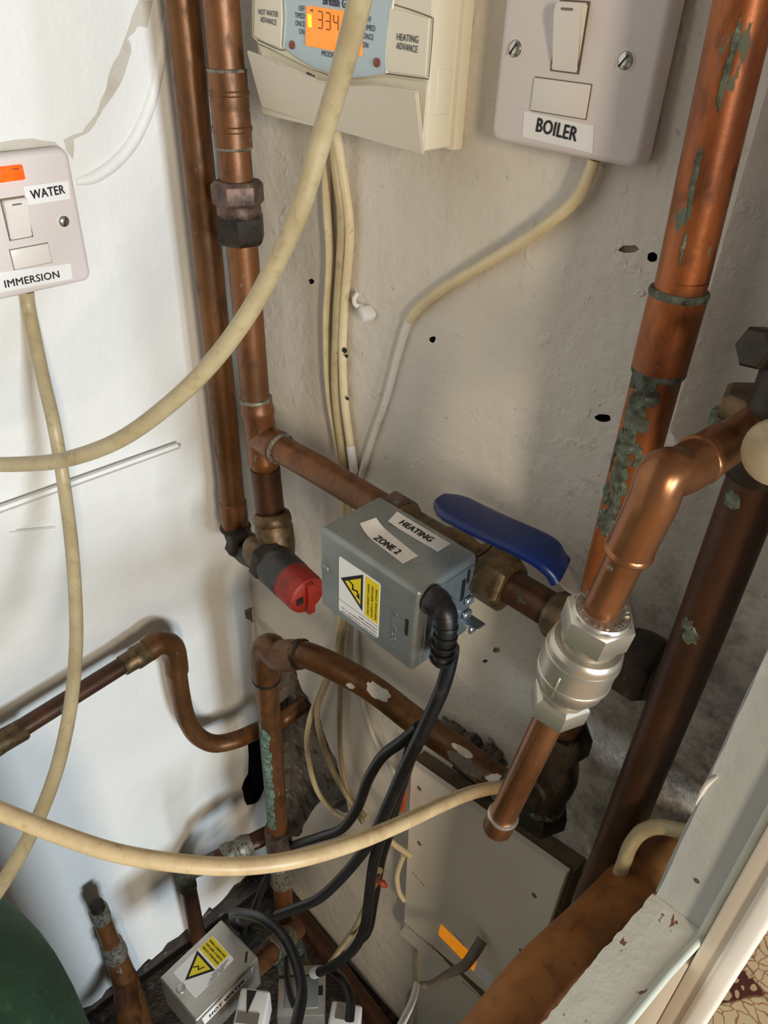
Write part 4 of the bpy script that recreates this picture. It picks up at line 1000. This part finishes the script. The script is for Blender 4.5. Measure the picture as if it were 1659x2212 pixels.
bm = NB(); prism(bm, [hf(.37, .19, .0003), hf(.62, .52, .0003), hf(.13, .52, .0003)], (0, 0, .0001)); obj('triangle_border', bm, M_ink, ws)
bm = NB(); prism(bm, [hf(.37, .25, .0004), hf(.55, .49, .0004), hf(.20, .49, .0004)], (0, 0, .0001)); obj('triangle_fill', bm, M_yel, ws)
bm = NB()
for a_, b_ in (((.31, .36), (.36, .41)), ((.36, .41), (.40, .38)), ((.40, .38), (.44, .45))): bar(bm, hf(*a_, .0005), hf(*b_, .0005), .0010, Z, .0001)
for i, s_ in enumerate(('DISCONNECT MAINS', 'SUPPLY BEFORE', 'REMOVING COVER')): text(bm, s_, hf(.58, .72 - .055*i, .0004), -uX, -uY, wx*.42, .0022, .02, .0002, Z)
for i, s_ in enumerate(('HONEYWELL MOTECHNIKAI', 'NAGYKANIZSA', 'HUNGARY 8800')): text(bm, s_, hf(.66 + .03*i, .45 - .05*i, .0003), uY, -uX, wy*.26, .0014, .01, .0002, Z)
obj('lettering', bm, M_ink, ws)
bm = NB(); lathe(bm, hf(.42, .10, 0), Z, [(0, .0050), (.0008, .0046), (.0014, .003), (.0015, .0002)], 18); obj('rivet', bm, M_alu, t)
bm = NB(); bar(bm, hf(.80, .93, 0), hf(.90, .85, 0), .0022, Z, .0002); obj('slot', bm, M_ink, t)
bm = NB(); sf = lambda b_, h_, l=.0: hc - uY*wy/2 + uX*(wx/2 + l) + uY*wy*b_ + Z*(-h_)
prism(bm, [sf(.10, .022), sf(.86, .022), sf(.90, .007), sf(.82, .006), sf(.08, .006)], uX*.0004); lb = obj('sticker', bm, M_lab, t, label='white strip sticker reading HOT WATER')
bm = NB(); text(bm, 'HOT WATER', sf(.18, .0175, .0006), uY, Z, wy*.56, .0062, .02, .0002, uX); obj('lettering', bm, M_ink, lb)
bm = NB(); box(bm, hc + uY*(wy/2 + .012) - Z*.034 - uX*.005, (.018, .024, .02), (uX, uY, Z), .004, 2); obj('cable_gland', bm, M_blk, t)
# copper stub joining the head to the union
bm = NB(); a_ = hc + uX*(wx/2 - .004) + uY*.020 - Z*.03; b_ = V((vx - .006, vy - .012, lowz(2030)))
a_ = at(556, 2082, d=.86); b_ = at(640, 2008, d=.95)
t = thing('copper_pipe', a_.copy(), 'short copper stub with a clear sleeve joining the HOT WATER box to the upright pipe', 'pipe')
tube(bm, [a_ - (b_-a_)*.25, b_], .0125, 18, 1); obj('tube', bm, M_cu, t)
bm = NB(); dd = (b_-a_).normalized(); lathe(bm, a_ + (b_-a_)*.30, dd, [(0, .0128), (.001, .0142), ((b_-a_).length*.45, .0142)], 20); obj('sleeve', bm, M_solder, t)

# grey box at the foot of the upright pipe
zg = .20
c4 = [at(*p, z=zg) for p in ((606, 2085), (705, 2082), (702, 2196), (592, 2196))]
uu = (c4[1]-c4[0]).normalized(); ww = Z.cross(uu)
gc = sum((q for q in c4), V((0, 0, 0)))/4
t = thing('junction_box', gc - Z*.055, 'tarnished grey metal box with a white screw at the bottom, under the green union', 'box')
w1 = (c4[1]-c4[0]).length; h1 = (c4[3]-c4[0]).length
bm = NB(); box(bm, gc - Z*.0275, (w1, h1, .055), (uu, ww, Z), .002, 2); obj('cover', bm, M_alu, t)
bm = NB(); box(bm, gc + ww*(h1*-.05), (w1*.72, h1*.62, .003), (uu, ww, Z), .001, 2); obj('lid', bm, M_galv, t)
bm = NB(); lathe(bm, at(680, 2103, z=zg), Z, [(0, .007), (.002, .0065), (.003, .003), (.003, .0003)], 16); obj('screw', bm, M_lab, t)
bm = NB(); box(bm, at(688, 2140, z=zg), (.010, .010, .0012), (uu, ww, Z)); box(bm, at(640, 2110, z=zg), (.04, .003, .0012), (uu, ww, Z)); obj('slot', bm, M_ink, t)
# white terminal blocks
for cs, zz, nm, lb in ((((520, 2132), (584, 2140), (578, 2236), (488, 2226)), .31, 'terminal_block', 'white plastic terminal block with barcode paper, just right of the HOT WATER box'),
                       (((716, 2160), (782, 2172), (774, 2232), (708, 2226)), .27, 'terminal_block', 'white plastic connector at the bottom edge beside the tarnished grey box')):
    q = [at(*p, z=zz) for p in cs]; u1 = (q[1]-q[0]).normalized(); w1_ = Z.cross(u1); cc_ = sum((a for a in q), V((0, 0, 0)))/4
    t = thing(nm, cc_ - Z*.04, lb, 'connector')
    bm = NB(); box(bm, cc_ - Z*.02, ((q[1]-q[0]).length, (q[3]-q[0]).length, .04), (u1, w1_, Z), .003, 3); obj('block', bm, M_conn, t)
    if cs[0][0] < 600:
        bm = NB(); a_ = at(544, 2140, z=zz); prism(bm, [a_ - u1*.005, a_ + u1*.005, a_ - w1_*.022], Z*.0008); obj('notch', bm, M_ink, t)
        bm = NB(); box(bm, at(535, 2200, z=zz) + Z*.0004, (.022, .010, .0006), (u1, w1_, Z)); obj('paper_tag', bm, M_print, t)
    else:
        bm = NB(); box(bm, at(745, 2185, z=zz) + Z*.0005, (.018, .016, .0012), (u1, w1_, Z)); obj('socket', bm, M_gry, t)

# ------------------------------------------------------------------ wiring centre on the back wall
wy_ = -.024
pp = [at(*p, y=wy_) for p in ((888, 1650), (1224, 1889), (1148, 2106), (1112, 2200), (872, 1990))]
t = thing('wiring_centre', V((.36, 0, pp[3].z)), 'cream wiring centre box with four screw holes and an amber neon', 'box')
bm = NB(); prism(bm, pp, (0, .0065, 0)); bmesh.ops.bevel(bm, geom=list(bm.edges), offset=.0008, segments=2, affect='EDGES'); cv = obj('cover', bm, M_board, t)
bm = NB(); bp2 = [at(*p, y=-.0175) for p in ((890, 1644), (1240, 1886), (1160, 2124), (1112, 2225), (876, 1988))]; prism(bm, bp2, (0, .0165, 0)); obj('back_box', bm, M_dusty, t)
bm = NB(); tube(bm, [at(980, 1655, y=-.003), at(1120, 1762, y=-.003), at(1254, 1866, y=-.003), at(1222, 1960, y=-.003), at(1198, 2030, y=-.003)], .0022, 8, 1); obj('gap', bm, M_ink, t)
for p in ((906, 1703), (906, 1822), (1154, 1934), (1126, 2054)):
    bm = NB(); lathe(bm, at(*p, y=wy_), -Y, [(0, .0026), (.0004, .0025), (.0005, .0002)], 14); h_ = obj('screw_hole', bm, M_seam, cv)
bm = NB(); low_ = [at(*p, y=-.011) for p in ((868, 1994), (1120, 2190), (1120, 2420), (905, 2420), (900, 2050), (862, 2012))]; prism(bm, low_, (0, .010, 0)); lc_ = obj('lower_cover', bm, M_board, t)
bm = NB(); ls = [at(*p, y=-.017) for p in ((880, 1986), (1112, 2190), (1090, 2215), (864, 2018))]; prism(bm, ls, (0, .007, 0)); ld = obj('step_strip', bm, M_board, t)
bm = NB()
def dash(a_, b_, y, n):
    for k in range(n):
        f0 = k/n; p = at(a_[0] + (b_[0]-a_[0])*f0, a_[1] + (b_[1]-a_[1])*f0, y=y); f1_ = f0 + random.uniform(.5, .9)/n
        q = at(a_[0] + (b_[0]-a_[0])*f1_, a_[1] + (b_[1]-a_[1])*f1_, y=y); d = (q-p).normalized(); box(bm, (p+q)/2, ((q-p).length, .0010, .0003), (d, Y.cross(d), Y))
dash((886, 1996), (955, 2055), -.0172, 12); dash((882, 2002), (938, 2052), -.0172, 10); dash((960, 2075), (985, 2096), -.0172, 5); dash((1000, 2112), (1050, 2155), -.0172, 9); dash((998, 2120), (1046, 2162), -.0172, 9)
obj('printing', bm, M_print, ld)
bm = NB(); dash((891, 1885), (918, 1916), wy_ - .0002, 5); dash((982, 2018), (1004, 2044), wy_ - .0002, 5); obj('printing', bm, M_print, cv)
bm = NB(); pxplate(bm, [(953, 1997), (948, 2017), (1024, 2096), (1030, 2072)], dict(y=wy_), .0012); obj('neon_strip', bm, M_neon2, cv)
bm = NB(); pxplate(bm, [(1030, 2080), (1026, 2098), (1056, 2140), (1068, 2112)], dict(y=wy_), .0004); st_ = obj('paper_tag', bm, M_lab, cv)

# ------------------------------------------------------------------ green cylinder
cyc = V((.222, -.527, 0))
t = thing('water_cylinder', V((cyc.x, cyc.y, .03)), 'dark green foam-covered hot water cylinder in the bottom left corner', 'water tank')
bm = NB(); prof = [(0, .2)] + [(.57, .2)] + [(.57 + .15*math.sin(a_), .2*math.cos(a_)**.75) for a_ in [math.pi/2*k/14 for k in range(1, 14)]] + [(.72, .002)]
lathe(bm, V((cyc.x, cyc.y, .03)), Z, prof, 64); obj('jacket', bm, M_cyl, t)

# ------------------------------------------------------------------ cables
G = 'cream cables bunched below the heating timer'
def cable(pts, r, m, label, n=8, name='cable', cat='cable', group=None, seg=14):
    if m is M_blk: group = 'black cables running between the valve boxes'
    elif 'cream cables below' in label or 'three cream cables' in label: group = G
    bm = NB(); tube(bm, pts, r, seg, n); return tag(obj(name, bm, m), label, cat, group)
D = lambda L: [at(px, py, d=dd_) for px, py, dd_ in L]
big = cable(D([(806, -120, .25), (790, -60, .253), (770, 30, .262), (736, 160, .28), (694, 300, .298), (652, 440, .312), (602, 556, .328), (542, 668, .342), (462, 778, .356), (372, 868, .371), (262, 948, .391), (152, 990, .41), (60, 1002, .425), (-60, 1002, .44), (-160, 990, .45), (-320, 960, .45), (-520, 905, .44)]),
            .0043, M_cab, 'thick tan cable sweeping from the top centre across the pipes to the left edge')
cable([at(58, 630, x=.006), at(62, 665, x=.006)] + [at(75, 730, x=.016), at(94, 820, x=.034), at(117, 920, x=.055)] + D([(137, 1040, .545), (155, 1180, .54), (164, 1320, .535), (163, 1420, .53), (150, 1540, .52), (120, 1670, .505), (72, 1790, .485), (10, 1900, .465), (-60, 2000, .45)]),
      .0046, M_cab, 'tan cable hanging from the IMMERSION switch and swinging left')
cable(D([(-520, 1600, .36), (-320, 1645, .365), (-140, 1700, .37), (-40, 1736, .37), (100, 1792, .37), (250, 1842, .372), (400, 1866, .376), (520, 1871, .382), (640, 1856, .392), (760, 1822, .412), (860, 1782, .44), (950, 1740, .475), (1020, 1712, .505), (1080, 1700, .525), (1112, 1702, .532)]),
      .0044, M_cab3, 'buff cable sagging across the bottom from the left edge to the capped copper pipe')
# boiler cable
t = thing('cable', at(1275, 365, y=-.005), 'cream cable from the BOILER switch, curving down left and vanishing under paint', 'cable')
pb = [at(px, py, y=yy) for px, py, yy in ((1284, 345, -.006), (1272, 378, -.006), (1240, 436, -.006), (1150, 508, -.006), (1050, 568, -.005), (960, 622, -.004), (908, 662, -.0035), (884, 690, -.003))]
bm = NB(); tube(bm, pb, .0033, 14, 8); obj('bare_length', bm, M_cab2, t)
bm = NB(); tube(bm, [at(px, py, y=-.002) for px, py in ((890, 680), (876, 712), (860, 765), (832, 868), (800, 960), (778, 1035))], [.0032, .003, .0028, .0026, .0026, .0028], 12, 8); obj('painted_length', bm, M_cabpaint, t)
# three cream cables below the programmer
G = 'cream cables bunched below the heating timer'
def wl(L): return [at(px, py, y=yy) for px, py, yy in L]
cable(wl([(712, 255, -.014), (704, 330, -.006), (706, 450, -.0045), (712, 560, -.0045), (705, 700, -.0045), (711, 850, -.0045), (732, 980, -.0045), (744, 1090, -.005), (742, 1240, -.006), (736, 1330, -.006), (722, 1420, -.008), (692, 1490, -.012), (668, 1560, -.014), (664, 1620, -.014), (682, 1700, -.013), (716, 1750, -.013), (750, 1772, -.013)]),
      .0031, M_cab2, 'leftmost of the three cream cables, looping below the copper arm')
cable(wl([(716, 255, -.014), (724, 360, -.010), (737, 470, -.008), (734, 570, -.007), (726, 700, -.007), (724, 850, -.007), (740, 990, -.007), (752, 1090, -.007), (748, 1260, -.006), (735, 1400, -.007), (708, 1470, -.016), (686, 1530, -.021), (692, 1590, -.020), (722, 1670, -.018), (762, 1740, -.017), (784, 1776, -.016)]),
      .0030, M_cab, 'dirtier middle one of the three cream cables below the timer')
t = thing('cable', at(760, 1000, y=-.005), 'rightmost of the three cream cables, spotted black, ending in a white painted patch', 'cable', G)
bm = NB(); tube(bm, wl([(722, 255, -.014), (738, 360, -.008), (754, 470, -.005), (754, 540, -.0045), (744, 660, -.0045), (740, 760, -.0045), (744, 860, -.0045), (756, 955, -.0045), (764, 1020, -.0045), (768, 1100, -.0045)]), .0032, 14, 8); obj('sheath', bm, M_cab2, t)
bm = NB(); tube(bm, wl([(757, 962, -.0046), (761, 990, -.0046), (766, 1020, -.0046)]), .0036, 12, 4); obj('paint_patch', bm, M_lab, t)
bm = NB()
for (px, py, s_) in ((742, 758, .0022), (746, 770, .0015), (748, 862, .0014)):
    q = at(px, py, y=-.0078); lathe(bm, q + Y*.0012, V((.3, -1, .1)), [(0, s_), (.0006, s_*.8), (.0008, s_*.2)], 7)
obj('black_spot', bm, M_ink, t)
cable(wl([(738, 1330, -.005), (736, 1450, -.006), (733, 1560, -.007), (738, 1650, -.009), (756, 1720, -.012), (790, 1765, -.014)]), .0028, M_cab, 'thin tan cable hanging straight past the end of the copper arm')
cable(wl([(770, 1320, -.003), (772, 1420, -.003), (785, 1520, -.003), (806, 1590, -.004), (840, 1650, -.006), (870, 1700, -.010)]), .0022, M_cabpaint, 'thin cable painted over, slanting down the wall beside the black cables')
cable(D([(828, 1800, .73), (850, 1822, .74), (872, 1838, .745), (886, 1848, .75)]), .0030, M_cab2, 'short cream cable entering the left side of the wiring centre')
cable(D([(872, 1846, .755), (858, 1890, .77), (862, 1926, .775), (874, 1946, .775)]), .0026, M_cab2, 'small cream loop of cable at the left edge of the wiring centre')
cable(D([(820, 1880, .74), (800, 1930, .77), (770, 2000, .82), (735, 2050, .86), (710, 2085, .88)]), .0032, M_cab, 'tan cable running down beside the lower black cables')
cable(D([(898, 2052, .82), (898, 2110, .79), (896, 2140, .765)]), .0022, M_cab, 'thin tan wire dropping from the foot of the wiring centre')
# grey flex
cable(D([(1042, 2030, .715), (1022, 2062, .71), (1000, 2088, .71), (968, 2104, .72), (932, 2126, .735), (905, 2130, .735), (888, 2150, .72), (884, 2190, .70), (878, 2240, .68)]), [.0054, .0052, .0048, .0038, .0034, .0034, .004, .0044, .0044], M_gry, 'grey flex twisting out of the wiring centre beside the amber neon')
cable(D([(900, 2128, .72), (890, 2165, .69), (866, 2215, .63), (850, 2250, .62)]), .0032, M_cabpaint, 'short white wire leaving the bottom under the grey flex')
# black cables
cable([gland_end + V((0, .0005, .006)), gland_end] + D([(976, 1400, .485), (958, 1480, .50), (918, 1570, .53), (874, 1660, .575), (838, 1740, .62), (802, 1815, .665), (745, 1888, .715), (690, 1940, .755), (640, 1962, .78), (598, 1978, .80)]), .0050, M_blk, 'black cable from the grey ZONE 2 box crossing down to the left')
cable(D([(905, 1570, .565), (870, 1600, .585), (826, 1634, .615), (795, 1684, .645), (772, 1745, .68), (738, 1790, .715), (690, 1808, .76), (645, 1822, .84), (610, 1836, .955), (585, 1862, .985)]), .0046, M_blk, 'black cable branching left under the copper arm to the upright pipe')
cable(D([(893, 1600, .59), (866, 1690, .62), (832, 1780, .66), (808, 1860, .695), (798, 1930, .73), (788, 2000, .76), (764, 2050, .785), (722, 2084, .81), (690, 2100, .83)]), .0050, M_blk, 'black cable running almost straight down beside the wiring centre')
cable(D([(884, 1650, .632), (856, 1740, .672), (842, 1800, .707), (824, 1860, .745), (808, 1950, .78), (796, 2010, .80), (770, 2040, .815)]), .0042, M_blk, 'dull black cable tucked behind the straight black cable')
cable(D([(540, 2020, .90), (510, 1996, .87), (505, 1974, .82), (532, 1974, .775), (570, 1986, .735), (612, 2022, .71), (640, 2080, .69), (652, 2140, .67), (645, 2190, .65), (630, 2250, .63)]), .0050, M_blk, 'black cable looping from behind the HOT WATER box to the bottom edge')
cable(D([(715, 2092, .84), (742, 2120, .80), (757, 2160, .775), (755, 2205, .76)]), .0048, M_blk, 'short black cable curving into the white connector at the bottom')
cable(D([(592, 1875, .93), (575, 1900, .92), (556, 1945, .90), (540, 1985, .87), (520, 1990, .84), (496, 1965, .83)]), .0044, M_blk, 'dusty black cable behind the upright pipe above the HOT WATER box')
cable(D([(618, 2070, .93), (620, 2110, .87), (628, 2150, .82), (640, 2180, .78)]), .0036, M_blk, 'thin black wire trailing over the tarnished grey box')
# orange sleeving
cable(D([(855, 1698, .70), (868, 1700, .70), (872, 1722, .71), (868, 1750, .72)]), [.0045, .004, .003, .0025], M_orange, 'frayed orange sleeving beside the top left of the wiring centre', 8, 'wire_sleeve', 'sleeve')
cable(D([(812, 1900, .74), (826, 1908, .73), (834, 1914, .735)]), [.002, .0035, .002], M_orange, 'small orange tag behind the lower black cables', 4, 'wire_sleeve', 'sleeve')
# flat cream strap by the sill
cable([at(px, py, y=-.075) for px, py in ((1510, 1802), (1470, 1794), (1420, 1786), (1385, 1798), (1362, 1826), (1348, 1862), (1338, 1890))], .0042, M_cab, 'dirty cream cable bent over the thick ochre pipe beside the door post')
# painted-over twin cable at upper left
cable([at(px, py, x=-.0016) for px, py in ((162, 392), (200, 382), (245, 352), (285, 305), (318, 235), (338, 160), (352, 80), (366, 0), (376, -60))], [.0030, .0046, .0050, .0050, .0048, .0045, .0042, .0038, .0035], M_left, 'cable painted white on the left wall, curving up from the IMMERSION switch')
# cable clip
t = thing('cable_clip', at(795, 668, y=-.006), 'small broken white plastic cable clip on the back wall', 'clip')
q = at(797, 668, y=0)
bm = NB(); box(bm, q + V((.003, -.005, -.001)), (.009, .010, .007), (V((.8, -.2, -.5)).normalized(), V((.3, .95, 0)).normalized(), V((.5, -.1, .85)).normalized()), .0015, 2); obj('body', bm, M_conn, t)
bm = NB(); tube(bm, [q + V((-.001, -.004, .002)), q + V((-.005, -.008, .0035)), q + V((-.0075, -.007, .007)), q + V((-.0075, -.004, .010))], .0016, 10, 5); obj('hook', bm, M_conn, t)
# paint curl on the door post
bm = NB(); cpts = [at(px, py, y=-.0855) for px, py in ((1503, 1738), (1516, 1712), (1530, 1692), (1550, 1678))]
tube(bm, cpts, [.0004, .0012, .0013, .0005], 8, 6)
tag(obj('paint_curl', bm, M_gloss), 'curled white paint flake on the grey door post', 'paint flake')
bm = NB(); q = at(1505, 1903, y=-.0852); lathe(bm, q, -Y, [(0, .0016), (.0003, .0014), (.0004, .0002)], 10); tag(obj('nail_head', bm, M_dusty), 'small rusty nail head in the grey door post', 'nail')
